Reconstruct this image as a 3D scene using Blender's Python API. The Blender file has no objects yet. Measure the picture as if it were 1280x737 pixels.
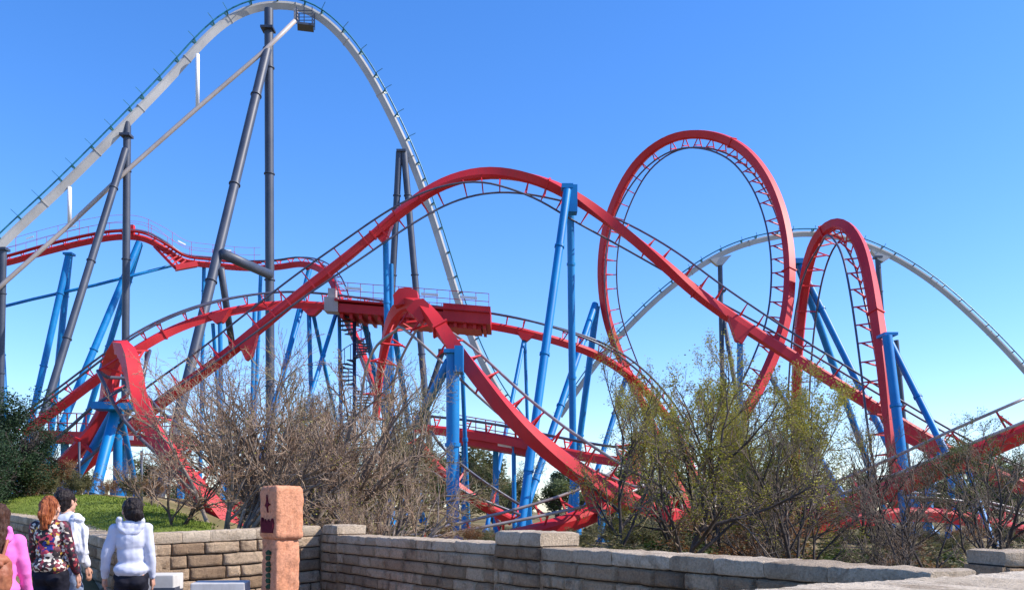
import bpy, math, random
T0 = __import__('time').time()
import numpy as np
from mathutils import Vector, Matrix, noise
R = math.radians
F, HY, CZ = 1100.0, 639.0, 1.55          # focal length in px of a 1280 px picture, horizon row, eye height
scn = bpy.context.scene
COL = scn.collection

def P(px, py, Y):
    return Vector(((px-640)/F*Y, Y, CZ+(HY-py)/F*Y))
def sst(a, b, x):
    t = np.clip((x-a)/(b-a), 0, 1); return t*t*(3-2*t)
def ground_z(x, y):
    h = 2.0*sst(-5, -11, x)*sst(13, 24, y)
    h = h + 0.75*sst(-3.9, -5.6, x)*sst(8.6, 10.4, y)*(1-sst(12, 20, y))
    h = h + 0.35*sst(14, 30, y)*(1-sst(-5, -11, x))
    return h
def gz(x, y): return float(ground_z(np.float64(x), np.float64(y)))

# -- materials
def nt(name):
    m = bpy.data.materials.new(name); m.use_nodes = True
    t = m.node_tree; t.nodes.clear()
    o = t.nodes.new('ShaderNodeOutputMaterial'); b = t.nodes.new('ShaderNodeBsdfPrincipled')
    t.links.new(b.outputs[0], o.inputs[0])
    return m, t, b
def N(t, typ, **kw):
    n = t.nodes.new(typ)
    for k, v in kw.items():
        if k in n.inputs: n.inputs[k].default_value = v
        else: setattr(n, k, v)
    return n
def coords(t, kind='Object', scale=None):
    c = N(t, 'ShaderNodeTexCoord')
    if scale is None: return c.outputs[kind]
    mp = N(t, 'ShaderNodeMapping'); mp.inputs['Scale'].default_value = scale
    t.links.new(c.outputs[kind], mp.inputs[0]); return mp.outputs[0]
def ramp(t, src, stops, interp='LINEAR'):
    r = N(t, 'ShaderNodeValToRGB'); r.color_ramp.interpolation = interp
    e = r.color_ramp.elements
    while len(e) > 1: e.remove(e[-1])
    e[0].position = stops[0][0]; e[0].color = tuple(stops[0][1])+(1,)
    for p, c in stops[1:]:
        q = e.new(p); q.color = tuple(c)+(1,)
    t.links.new(src, r.inputs[0]); return r.outputs[0]
def noise_n(t, vec, scale, detail=4, rough=.55, dist=0):
    n = N(t, 'ShaderNodeTexNoise', Scale=scale, Detail=detail, Roughness=rough, Distortion=dist)
    t.links.new(vec, n.inputs['Vector']); return n.outputs['Fac']
def mixc(t, fac, a, b, mode='MIX'):
    m = N(t, 'ShaderNodeMix', data_type='RGBA', blend_type=mode)
    for inp, v in ((m.inputs[0], fac), (m.inputs[6], a), (m.inputs[7], b)):
        if isinstance(v, (int, float)): inp.default_value = v
        elif isinstance(v, tuple): inp.default_value = tuple(v)+((1,) if len(v) == 3 else ())
        else: t.links.new(v, inp)
    return m.outputs[2]
def bump(t, b, src, strength=.4, dist=.02):
    n = N(t, 'ShaderNodeBump', Strength=strength, Distance=dist)
    t.links.new(src, n.inputs['Height']); t.links.new(n.outputs[0], b.inputs['Normal'])

def paint(name, c, c2, rough=.42, scale=.5, dirt=.25, spec=.5):
    m, t, b = nt(name)
    v = coords(t)
    base = ramp(t, noise_n(t, v, scale, 5), [(.35, c), (.65, c2)])
    d = ramp(t, noise_n(t, coords(t, 'Object', (3, 3, .5)), 1.6, 6, .7), [(.52, (0, 0, 0)), (.75, (1, 1, 1))])
    mul = N(t, 'ShaderNodeMath', operation='MULTIPLY'); mul.inputs[1].default_value = dirt
    t.links.new(d, mul.inputs[0])
    t.links.new(mixc(t, mul.outputs[0], base, tuple(x*.45+.03 for x in c)), b.inputs['Base Color'])
    b.inputs['Roughness'].default_value = rough
    b.inputs['Specular IOR Level'].default_value = spec
    return m
M = {}
M['red'] = paint('red_paint', (.50, .013, .020), (.60, .032, .040), .5, .35, .5, .35)
M['red_dark'] = paint('red_steel', (.42, .010, .018), (.52, .022, .03), .5, .6, .3, .35)
M['blue'] = paint('blue_paint', (.001, .15, .42), (.004, .215, .52), .45, .5, .25, .35)
M['navy'] = paint('shaded_rail_steel', (.05, .052, .085), (.10, .095, .125), .35, 1.5, .2)  # darker rail copy; shade of rails seen from below put into its colour
M['worn_lit'] = paint('worn_lit_rail_steel', (.20, .17, .17), (.34, .29, .27), .35, 1.5, .3)  # lighter rail copy; sunlight painted into the worn steel colour
M['slate'] = paint('slate_paint', (.030, .042, .072), (.055, .066, .098), .5, .4)
M['white'] = paint('white_paint', (.37, .36, .35), (.46, .45, .44), .5, .3, .35)
M['strut'] = paint('dusty_white_paint', (.36, .31, .29), (.44, .39, .37), .5, .3, .35)
M['teal'] = paint('teal_paint', (.01, .13, .19), (.02, .19, .25), .35, 1)
M['darkstair'] = paint('dark_blue_steel', (.015, .02, .07), (.03, .04, .11), .5, 1)
M['plate'] = paint('white_plate', (.7, .7, .72), (.78, .78, .8), .5, 1)
M['bench'] = paint('pale_stone', (.50, .48, .45), (.60, .58, .55), .8, 6, .5, .2)

def stone(name, cols, stain, bs=1.0, dist=.035, scale=1, moss=None):
    m, t, b = nt(name)
    v = coords(t)
    at = N(t, 'ShaderNodeAttribute', attribute_name='tone')
    n1 = noise_n(t, v, 7*scale, 8, .65)
    a = N(t, 'ShaderNodeMath', operation='MULTIPLY_ADD'); a.inputs[1].default_value = .75
    t.links.new(at.outputs['Fac'], a.inputs[0])
    sc = N(t, 'ShaderNodeMath', operation='MULTIPLY'); sc.inputs[1].default_value = .42
    t.links.new(n1, sc.inputs[0]); t.links.new(sc.outputs[0], a.inputs[2])
    base = ramp(t, a.outputs[0], [(.15, cols[0]), (.5, cols[1]), (.85, cols[2])])
    st = ramp(t, noise_n(t, v, 3.2*scale, 9, .75, .6), [(.5, (0, 0, 0)), (.66, (.85, .85, .85))])
    c = mixc(t, st, base, stain)
    sp = ramp(t, noise_n(t, v, 55*scale, 5, .7), [(.3, (.55, .55, .55)), (.55, (1, 1, 1)), (.8, (1.15, 1.15, 1.15))])
    c = mixc(t, .8, c, sp, 'MULTIPLY')
    t.links.new(c, b.inputs['Base Color'])
    b.inputs['Roughness'].default_value = .92; b.inputs['Specular IOR Level'].default_value = .15
    mx = N(t, 'ShaderNodeMath', operation='ADD')
    t.links.new(noise_n(t, v, 14*scale, 10, .7), mx.inputs[0]); t.links.new(noise_n(t, v, 70*scale, 6, .7), mx.inputs[1])
    bump(t, b, mx.outputs[0], bs, dist)
    return m
M['block'] = stone('wall_block_stone', [(.35, .23, .14), (.53, .37, .235), (.67, .49, .325)], (.20, .135, .09))
M['coping'] = stone('coping_stone', [(.37, .28, .19), (.50, .39, .275), (.62, .50, .365)], (.24, .17, .11), 1.0, .02)
M['pale_coping'] = stone('pale_coping_stone', [(.44, .35, .24), (.57, .465, .335), (.68, .57, .43)], (.30, .225, .15), .8, .015)
M['mortar'] = stone('mortar', [(.07, .05, .038), (.10, .075, .055), (.14, .105, .08)], (.05, .035, .028))
M['totem'] = stone('terracotta_rock', [(.56, .235, .125), (.66, .30, .175), (.74, .38, .24)], (.48, .20, .10), .6, .02, .6)
M['totem_dark'] = stone('dark_red_inlay', [(.12, .012, .025), (.16, .018, .035), (.20, .03, .045)], (.10, .015, .02))
M['glyph'] = stone('green_inlay', [(.03, .08, .04), (.05, .12, .06), (.08, .15, .09)], (.06, .07, .04))
M['paving'] = stone('paving', [(.38, .29, .21), (.44, .34, .25), (.50, .40, .30)], (.33, .25, .18))

def simple(name, stops, scale=3, rough=.85, bs=0, detail=5, kind='Object', vs=None, sheen=0, bscale=None):
    m, t, b = nt(name)
    v = coords(t, kind, vs)
    t.links.new(ramp(t, noise_n(t, v, scale, detail, .6), stops), b.inputs['Base Color'])
    b.inputs['Roughness'].default_value = rough; b.inputs['Specular IOR Level'].default_value = .2
    if bs: bump(t, b, noise_n(t, v, bscale or scale*3, 6), bs, .01)
    return m
M['earth'] = simple('dry_earth', [(.3, (.10, .095, .035)), (.45, (.15, .12, .05)), (.58, (.24, .18, .09)), (.75, (.33, .26, .15))], .35, .95, .5)
M['lawn'] = simple('lawn_green', [(.3, (.10, .125, .02)), (.45, (.135, .18, .024)), (.6, (.18, .22, .04)), (.72, (.30, .26, .10))], 1.1, .9, .8, 9, bscale=60)
M['bark'] = simple('bark_grey', [(.3, (.13, .10, .085)), (.55, (.23, .185, .155)), (.75, (.33, .28, .24))], 5, .9, .5)
M['bark_dark'] = simple('bark_dark', [(.3, (.035, .028, .025)), (.55, (.07, .055, .048)), (.75, (.13, .11, .10))], 5, .9, .5)
M['twig'] = simple('twig_tan', [(.3, (.16, .095, .06)), (.5, (.29, .20, .14)), (.7, (.46, .35, .26))], 2, .85)
M['twig_olive'] = simple('twig_olive', [(.3, (.16, .13, .065)), (.5, (.27, .215, .12)), (.7, (.38, .32, .19))], 2, .85)
M['twig_dark'] = simple('twig_dark', [(.3, (.08, .06, .045)), (.5, (.14, .105, .08)), (.7, (.24, .19, .15))], 2, .85)
def leafmat(name, stops, scale=1.3, trans=.35):
    m, t, b = nt(name)
    v = coords(t)
    c = ramp(t, noise_n(t, v, scale, 6, .7), stops)
    t.links.new(c, b.inputs['Base Color'])
    b.inputs['Roughness'].default_value = .6; b.inputs['Specular IOR Level'].default_value = .25
    tr = N(t, 'ShaderNodeBsdfTranslucent'); t.links.new(c, tr.inputs[0])
    mx = N(t, 'ShaderNodeMixShader'); mx.inputs[0].default_value = trans
    o = [n for n in t.nodes if n.type == 'OUTPUT_MATERIAL'][0]
    t.links.new(b.outputs[0], mx.inputs[1]); t.links.new(tr.outputs[0], mx.inputs[2]); t.links.new(mx.outputs[0], o.inputs[0])
    return m
M['leaf_spring'] = leafmat('spring_leaf', [(.3, (.16, .13, .02)), (.5, (.31, .28, .035)), (.7, (.47, .42, .07))])
M['leaf_green'] = leafmat('green_leaf', [(.3, (.035, .06, .012)), (.5, (.075, .115, .02)), (.7, (.15, .19, .04))])
M['leaf_olive'] = leafmat('olive_leaf', [(.3, (.06, .06, .025)), (.5, (.12, .115, .045)), (.7, (.21, .20, .09))])
M['leaf_dark'] = leafmat('evergreen_leaf', [(.3, (.008, .02, .01)), (.5, (.02, .045, .018)), (.7, (.05, .085, .025))], 1.5, .1)
M['leaf_rust'] = leafmat('rust_leaf', [(.3, (.12, .05, .02)), (.5, (.22, .10, .035)), (.7, (.26, .19, .06))])
M['leaf_far'] = leafmat('far_leaf', [(.3, (.06, .085, .035)), (.5, (.12, .15, .06)), (.7, (.20, .22, .10))], .4)
# people
M['skin'] = simple('skin', [(.3, (.50, .26, .18)), (.7, (.58, .32, .23))], 6, .55)
M['hair_red'] = simple('copper_hair', [(.35, (.10, .022, .01)), (.5, (.24, .062, .022)), (.65, (.42, .14, .05))], 9, .4, .8, 6, 'Object', (9, 9, 1.2))
M['hair_dark'] = simple('dark_hair', [(.35, (.008, .006, .007)), (.65, (.03, .02, .018))], 9, .35, .8, 6, 'Object', (9, 9, 1.2))
M['hair_brown'] = simple('brown_hair', [(.35, (.035, .015, .01)), (.65, (.09, .04, .025))], 9, .38, .8, 6, 'Object', (9, 9, 1.2))
M['grey_hoodie'] = simple('pale_grey_cotton', [(.3, (.47, .49, .60)), (.7, (.56, .58, .68))], 8, .95, .35, 5, bscale=14)
M['pink_hoodie'] = simple('pink_cotton', [(.3, (.72, .15, .47)), (.7, (.80, .20, .54))], 8, .95, .35, 5, bscale=14)
M['pale_shirt'] = simple('pale_cotton', [(.3, (.60, .61, .68)), (.7, (.70, .71, .76))], 8, .95, .3, 5, bscale=14)
M['black_trousers'] = simple('black_cloth', [(.3, (.006, .006, .012)), (.7, (.014, .014, .024))], 8, .8, .3)
M['jeans'] = simple('pale_denim', [(.3, (.16, .22, .36)), (.7, (.28, .34, .46))], 12, .9, .3)
M['leather'] = simple('brown_leather', [(.3, (.20, .06, .03)), (.5, (.32, .11, .06)), (.7, (.42, .17, .09))], 9, .45, .4)
M['shoe'] = simple('shoe_dark', [(.3, (.03, .03, .03)), (.7, (.06, .06, .06))], 9, .6)
def floral():
    m, t, b = nt('floral_print')
    v = coords(t)
    vo = N(t, 'ShaderNodeTexVoronoi', Scale=36.0, Randomness=1.0); t.links.new(v, vo.inputs['Vector'])
    sep = N(t, 'ShaderNodeSeparateColor'); t.links.new(vo.outputs['Color'], sep.inputs[0])
    flow = ramp(t, sep.outputs[0], [(0, (.01, .01, .02)), (.25, (.55, .04, .09)), (.42, (.015, .03, .22)), (.55, (.75, .42, .03)), (.68, (.02, .012, .015)), (.82, (.62, .10, .12)), (.92, (.8, .7, .45))], 'CONSTANT')
    edge = ramp(t, sep.outputs[1], [(0, (.70, .62, .52)), (.24, (.02, .012, .016)), (.58, (.22, .02, .04)), (.70, (.10, .02, .03)), (.84, (.72, .64, .55)), (.94, (.6, .35, .06))], 'CONSTANT')
    # oval of flowers in the middle of the back
    sx = N(t, 'ShaderNodeSeparateXYZ'); t.links.new(v, sx.inputs[0])
    def m2(op, a, bb):
        n = N(t, 'ShaderNodeMath', operation=op)
        for i, q in enumerate((a, bb)):
            if isinstance(q, (int, float)): n.inputs[i].default_value = q
            else: t.links.new(q, n.inputs[i])
        return n.outputs[0]
    dx = m2('DIVIDE', sx.outputs[0], .135); dz = m2('DIVIDE', m2('SUBTRACT', sx.outputs[2], 1.21), .17)
    d = m2('ADD', m2('MULTIPLY', dx, dx), m2('MULTIPLY', dz, dz))
    d = m2('ADD', d, m2('MULTIPLY', noise_n(t, v, 18, 4), .8))
    fac = ramp(t, d, [(0, (0, 0, 0)), (1.0, (0, 0, 0)), (1.15, (1, 1, 1))])
    sl_ = ramp(t, m2('ADD', m2('ABSOLUTE', sx.outputs[0], 0.0), m2('MULTIPLY', noise_n(t, v, 20, 3), .05)), [(0, (0, 0, 0)), (.195, (0, 0, 0)), (.215, (1, 1, 1))])
    sleeve = ramp(t, sep.outputs[2], [(0, (.02, .01, .015)), (.4, (.13, .012, .03)), (.68, (.03, .012, .03)), (.82, (.45, .06, .07)), (.93, (.6, .5, .4))], 'CONSTANT')
    t.links.new(mixc(t, sl_, mixc(t, fac, flow, edge), sleeve), b.inputs['Base Color'])
    b.inputs['Roughness'].default_value = .7
    bump(t, b, noise_n(t, v, 14, 5), .4, .02)
    return m
M['floral'] = floral()

# -- object helpers
def tag(o, label=None, cat=None, group=None, kind=None):
    if label: o['label'] = label
    if cat: o['category'] = cat
    if group: o['group'] = group
    if kind: o['kind'] = kind
    return o
def empty(name, loc, label, cat, group=None):
    o = bpy.data.objects.new(name, None); COL.objects.link(o); o.location = loc
    o.empty_display_size = .3
    return tag(o, label, cat, group)
def mesh_np(name, V, Fq, mat, smooth=False, tone=None):
    """V (n,3); Fq list of int arrays each (m,k)"""
    me = bpy.data.meshes.new(name)
    V = np.asarray(V, np.float32)
    Fq = [np.asarray(f, np.int32) for f in (Fq if isinstance(Fq, list) else [Fq]) if len(f)]
    me.vertices.add(len(V)); me.vertices.foreach_set('co', V.ravel())
    loops = np.concatenate([f.ravel() for f in Fq]); tot = np.concatenate([np.full(len(f), f.shape[1], np.int32) for f in Fq])
    st = np.concatenate([[0], np.cumsum(tot)[:-1]]).astype(np.int32)
    me.loops.add(len(loops)); me.loops.foreach_set('vertex_index', loops)
    me.polygons.add(len(tot)); me.polygons.foreach_set('loop_start', st); me.polygons.foreach_set('loop_total', tot)
    me.update(calc_edges=True)
    me.polygons.foreach_set('use_smooth', np.full(len(tot), bool(smooth)))
    if tone is not None:
        a = me.attributes.new('tone', 'FLOAT', 'POINT'); a.data.foreach_set('value', np.asarray(tone, np.float32))
    me.materials.append(mat)
    return me
def link(name, me, parent=None):
    """vertices are in world space; keep them there by undoing the parent's location"""
    o = bpy.data.objects.new(name, me); COL.objects.link(o)
    if parent is not None:
        o.parent = parent
        root = parent
        loc = Vector((0, 0, 0))
        while root is not None:
            loc += Vector(root.location); root = root.parent
        o.location = -loc
    return o
class MB:
    def __init__(s): s.v = []; s.q = []; s.n = 0
    def add(s, V, Q):
        s.v.append(np.asarray(V, float)); s.q.append(np.asarray(Q)+s.n); s.n += len(V)
    def box(s, c, ax, ay, az):     # centre, half axes
        c, ax, ay, az = [np.array(tuple(w), float) for w in (c, ax, ay, az)]
        V = [c+i*ax+j*ay+k*az for i in (-1, 1) for j in (-1, 1) for k in (-1, 1)]
        s.add(V, [(0, 1, 3, 2), (4, 6, 7, 5), (0, 4, 5, 1), (2, 3, 7, 6), (0, 2, 6, 4), (1, 5, 7, 3)])
    def bar(s, a, b, w, h=None, up=(0, 0, 1)):
        a, b = Vector(a), Vector(b); d = b-a; L = d.length
        if L < 1e-6: return
        d /= L; u = Vector(up); x = d.cross(u)
        if x.length < 1e-3: x = d.cross(Vector((1, 0, 0)))
        x.normalize(); y = x.cross(d)
        s.box((a+b)/2, d*L/2, x*w/2, y*(h or w)/2)
    def tube(s, pts, r, sides=8, cap=True):
        pts = [Vector(p) for p in pts]; n = len(pts)
        rs = r if hasattr(r, '__len__') else [r]*n
        V = []; x = None
        for i, p in enumerate(pts):
            d = (pts[min(i+1, n-1)]-pts[max(i-1, 0)]).normalized()
            if x is None:
                x = d.cross(Vector((0, 0, 1)))
                if x.length < 1e-3: x = d.cross(Vector((1, 0, 0)))
            x = (x-d*x.dot(d)).normalized(); y = d.cross(x)
            for k in range(sides):
                a = 2*math.pi*k/sides
                V.append(p+(x*math.cos(a)+y*math.sin(a))*rs[i])
        Q = [(i*sides+k, i*sides+(k+1) % sides, (i+1)*sides+(k+1) % sides, (i+1)*sides+k) for i in range(n-1) for k in range(sides)]
        s.add(V, Q)
        if cap and sides % 2 == 0:
            for i0, rev in ((0, True), ((n-1)*sides, False)):
                ring = [s.n-len(V)+i0+k for k in range(sides)]
                h = sides//2
                for k in range(h-1):
                    q = (ring[k], ring[k+1], ring[sides-2-k], ring[sides-1-k])
                    s.q.append(np.array([q[::-1] if rev else q]))
    def build(s, name, mat, parent=None, smooth=False, tone=None):
        return link(name, mesh_np(name, np.concatenate(s.v), np.concatenate(s.q), mat, smooth, tone), parent)

def smooth_by_angle(o, ang=40):
    me = o.data
    me.polygons.foreach_set('use_smooth', np.ones(len(me.polygons), bool))
    me.set_sharp_from_angle(angle=R(ang))

# -- camera, light, sky
cd = bpy.data.cameras.new('camera'); cam = bpy.data.objects.new('camera', cd); COL.objects.link(cam)
cam.location = (0, 0, CZ); cam.rotation_euler = (R(90), 0, 0)
cd.sensor_width = 36; cd.lens = 36*F/1280; cd.shift_y = (HY-368.5)/1280
cd.clip_start = .1; cd.clip_end = 6000
scn.camera = cam
EL = 42; AZ = 96
sd = Vector((math.cos(R(EL))*math.sin(R(AZ)), math.cos(R(EL))*math.cos(R(AZ)), math.sin(R(EL))))
sl = bpy.data.lights.new('sun', 'SUN'); sl.energy = 4.9; sl.angle = R(.5); sl.color = (1, .93, .83)
so = bpy.data.objects.new('sun', sl); COL.objects.link(so); so.rotation_euler = sd.to_track_quat('Z', 'Y').to_euler()
w = bpy.data.worlds.new('World'); scn.world = w; w.use_nodes = True
t = w.node_tree; t.nodes.clear()
sky = t.nodes.new('ShaderNodeTexSky'); sky.sky_type = 'NISHITA'; sky.sun_disc = False
sky.sun_elevation = R(EL); sky.sun_rotation = R(AZ); sky.altitude = 0
sky.air_density = 1.0; sky.dust_density = .35; sky.ozone_density = 2.2
hs = t.nodes.new('ShaderNodeHueSaturation'); hs.inputs['Saturation'].default_value = 1.3; hs.inputs['Value'].default_value = 1.05
tint = t.nodes.new('ShaderNodeMix'); tint.data_type = 'RGBA'; tint.blend_type = 'MULTIPLY'; tint.inputs[0].default_value = 1; tint.inputs[7].default_value = (1.0, 1.04, 1.30, 1)
t.links.new(sky.outputs[0], hs.inputs['Color'])
bg = t.nodes.new('ShaderNodeBackground'); bg.inputs[1].default_value = .145
ow = t.nodes.new('ShaderNodeOutputWorld')
t.links.new(hs.outputs[0], tint.inputs[6]); t.links.new(tint.outputs[2], bg.inputs[0]); t.links.new(bg.outputs[0], ow.inputs[0])
scn.view_settings.view_transform = 'Standard'; scn.view_settings.look = 'None'
scn.view_settings.exposure = .5; scn.view_settings.gamma = 1
scn.render.engine = 'CYCLES'

def catmull(pts, step=.6):
    """pts: rows of floats; first three are x,y,z.  Uniformly resampled."""
    A = np.array(pts, float); n = len(A)
    A = np.vstack([2*A[0]-A[1], A, 2*A[-1]-A[-2]])
    out = []
    for i in range(1, n):
        p0, p1, p2, p3 = A[i-1:i+3]
        d = lambda a, b: max(np.linalg.norm(a[:3]-b[:3]), 1e-4)**.5
        t0 = 0; t1 = t0+d(p0, p1); t2 = t1+d(p1, p2); t3 = t2+d(p2, p3)
        for tt in np.linspace(t1, t2, 24, endpoint=False):
            a1 = (t1-tt)/(t1-t0)*p0+(tt-t0)/(t1-t0)*p1; a2 = (t2-tt)/(t2-t1)*p1+(tt-t1)/(t2-t1)*p2
            a3 = (t3-tt)/(t3-t2)*p2+(tt-t2)/(t3-t2)*p3
            b1 = (t2-tt)/(t2-t0)*a1+(tt-t0)/(t2-t0)*a2; b2 = (t3-tt)/(t3-t1)*a2+(tt-t1)/(t3-t1)*a3
            out.append((t2-tt)/(t2-t1)*b1+(tt-t1)/(t2-t1)*b2)
    out.append(A[n]); out = np.array(out)
    s = np.concatenate([[0], np.cumsum(np.linalg.norm(np.diff(out[:, :3], axis=0), axis=1))])
    m = max(int(s[-1]/step), 2); q = np.linspace(0, s[-1], m+1)
    return np.stack([np.interp(q, s, out[:, j]) for j in range(out.shape[1])], 1), s[-1]
def vnoise(p, s=1.0, oct_=3):
    return noise.fractal(Vector((p[0]*s, p[1]*s, p[2]*s)), 1.0, 2.0, oct_, noise_basis='PERLIN_ORIGINAL')
# -- people
class Blob:
    """closed ellipsoids and tapered capsules, fused later by a voxel remesh"""
    def __init__(s): s.v = []; s.q = []; s.n = 0
    def lathe(s, M4, prof, seg=14):
        a = np.arange(seg)*2*np.pi/seg; k = len(prof)
        V = np.array([[r*np.cos(a), r*np.sin(a), np.full(seg, z)] for r, z in prof]).transpose(0, 2, 1).reshape(-1, 3)
        V = np.vstack([[0, 0, prof[0][1]], V, [0, 0, prof[-1][1]]])
        m = np.array(M4); V = V @ m[:3, :3].T+m[:3, 3]
        T = []
        for j in range(seg):
            j2 = (j+1) % seg; T.append((0, 1+j2, 1+j)); e = 1+(k-1)*seg; T.append((len(V)-1, e+j, e+j2))
            for i in range(k-1):
                p = 1+i*seg; T += [(p+j, p+j2, p+seg+j2), (p+j, p+seg+j2, p+seg+j)]
        s.v.append(V); s.q.append(np.array(T)+s.n); s.n += len(V)
def sph(bm, c, r, rot=None, seg=14):
    if not hasattr(r, '__len__'): r = (r, r, r)
    mt = Matrix.Translation(c) @ (rot or Matrix.Identity(4)) @ Matrix.Diagonal((*r, 1))
    bm.lathe(mt, [(math.sin(math.pi*i/11), -math.cos(math.pi*i/11)) for i in range(1, 11)], seg)
def limb(bm, a, b, r1, r2, n=7, fl=1.0):
    a, b = Vector(a), Vector(b); d = b-a; L = d.length
    mt = Matrix.Translation(a) @ d.to_track_quat('Z', 'Y').to_matrix().to_4x4() @ Matrix.Diagonal((1, fl, 1, 1))
    A = [math.pi/2*i/5 for i in range(1, 6)]
    bm.lathe(mt, [(r1*math.sin(t), -r1*math.cos(t)) for t in A]+[(r2*math.sin(t), L+r2*math.cos(t)) for t in A[::-1]])
def remeshed(name, bm, mat, parent, vox=.012, sm=3, disp=0, dscale=9, stretch=(1, 1, 1), seed=0):
    me = mesh_np('tmp', np.concatenate(bm.v), np.concatenate(bm.q), mat)
    o = bpy.data.objects.new('tmp', me); COL.objects.link(o)
    r = o.modifiers.new('r', 'REMESH'); r.mode = 'VOXEL'; r.voxel_size = vox
    s = o.modifiers.new('s', 'SMOOTH'); s.iterations = sm; s.factor = .5
    dg = bpy.context.evaluated_depsgraph_get(); ev = o.evaluated_get(dg)
    out = bpy.data.meshes.new_from_object(ev); bpy.data.objects.remove(o); out.name = name
    if disp:
        co = np.empty(len(out.vertices)*3, np.float32); nn = np.empty_like(co)
        out.vertices.foreach_get('co', co); out.vertex_normals.foreach_get('vector', nn)
        co = co.reshape(-1, 3); nn = nn.reshape(-1, 3)
        dd = np.array([vnoise((q[0]*stretch[0]+seed, q[1]*stretch[1], q[2]*stretch[2]), dscale) for q in co.tolist()], np.float32)
        out.vertices.foreach_set('co', (co+nn*(disp*dd)[:, None]).ravel())
    out.materials.clear(); out.materials.append(mat)
    out.polygons.foreach_set('use_smooth', np.ones(len(out.polygons), bool)); out.update()
    ob = bpy.data.objects.new(name, out); COL.objects.link(ob); ob.parent = parent
    return ob
def hand(bm, w, fwd, sgn):
    """relaxed hand hanging down from wrist w; sgn=+1 right side"""
    w = Vector(w); dn = Vector((.02*sgn, fwd*.25, -1)).normalized(); palmn = Vector((-sgn, 0, 0)); fw = Vector((0, 1, 0))
    k = w+dn*.045
    limb(bm, w, w+dn*.07, .024, .03, fl=.6)
    sph(bm, w+dn*.055, (.017, .038, .045))
    for i, (ln, o) in enumerate(((.068, .028), (.078, .010), (.072, -.009), (.056, -.027))):
        a = w+dn*.088+fw*o; b = a+(dn+palmn*.15).normalized()*ln*.5; c = b+(dn+palmn*.7).normalized()*ln*.5
        limb(bm, a, b, .0095, .0088); limb(bm, b, c, .0088, .0075)
    a = w+dn*.03+fw*.03; b = a+(dn*.7+fw*.7+palmn*.2).normalized()*.036; c = b+(dn+fw*.15+palmn*.3).normalized()*.03
    limb(bm, a, b, .013, .0105); limb(bm, b, c, .0105, .009)
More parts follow.
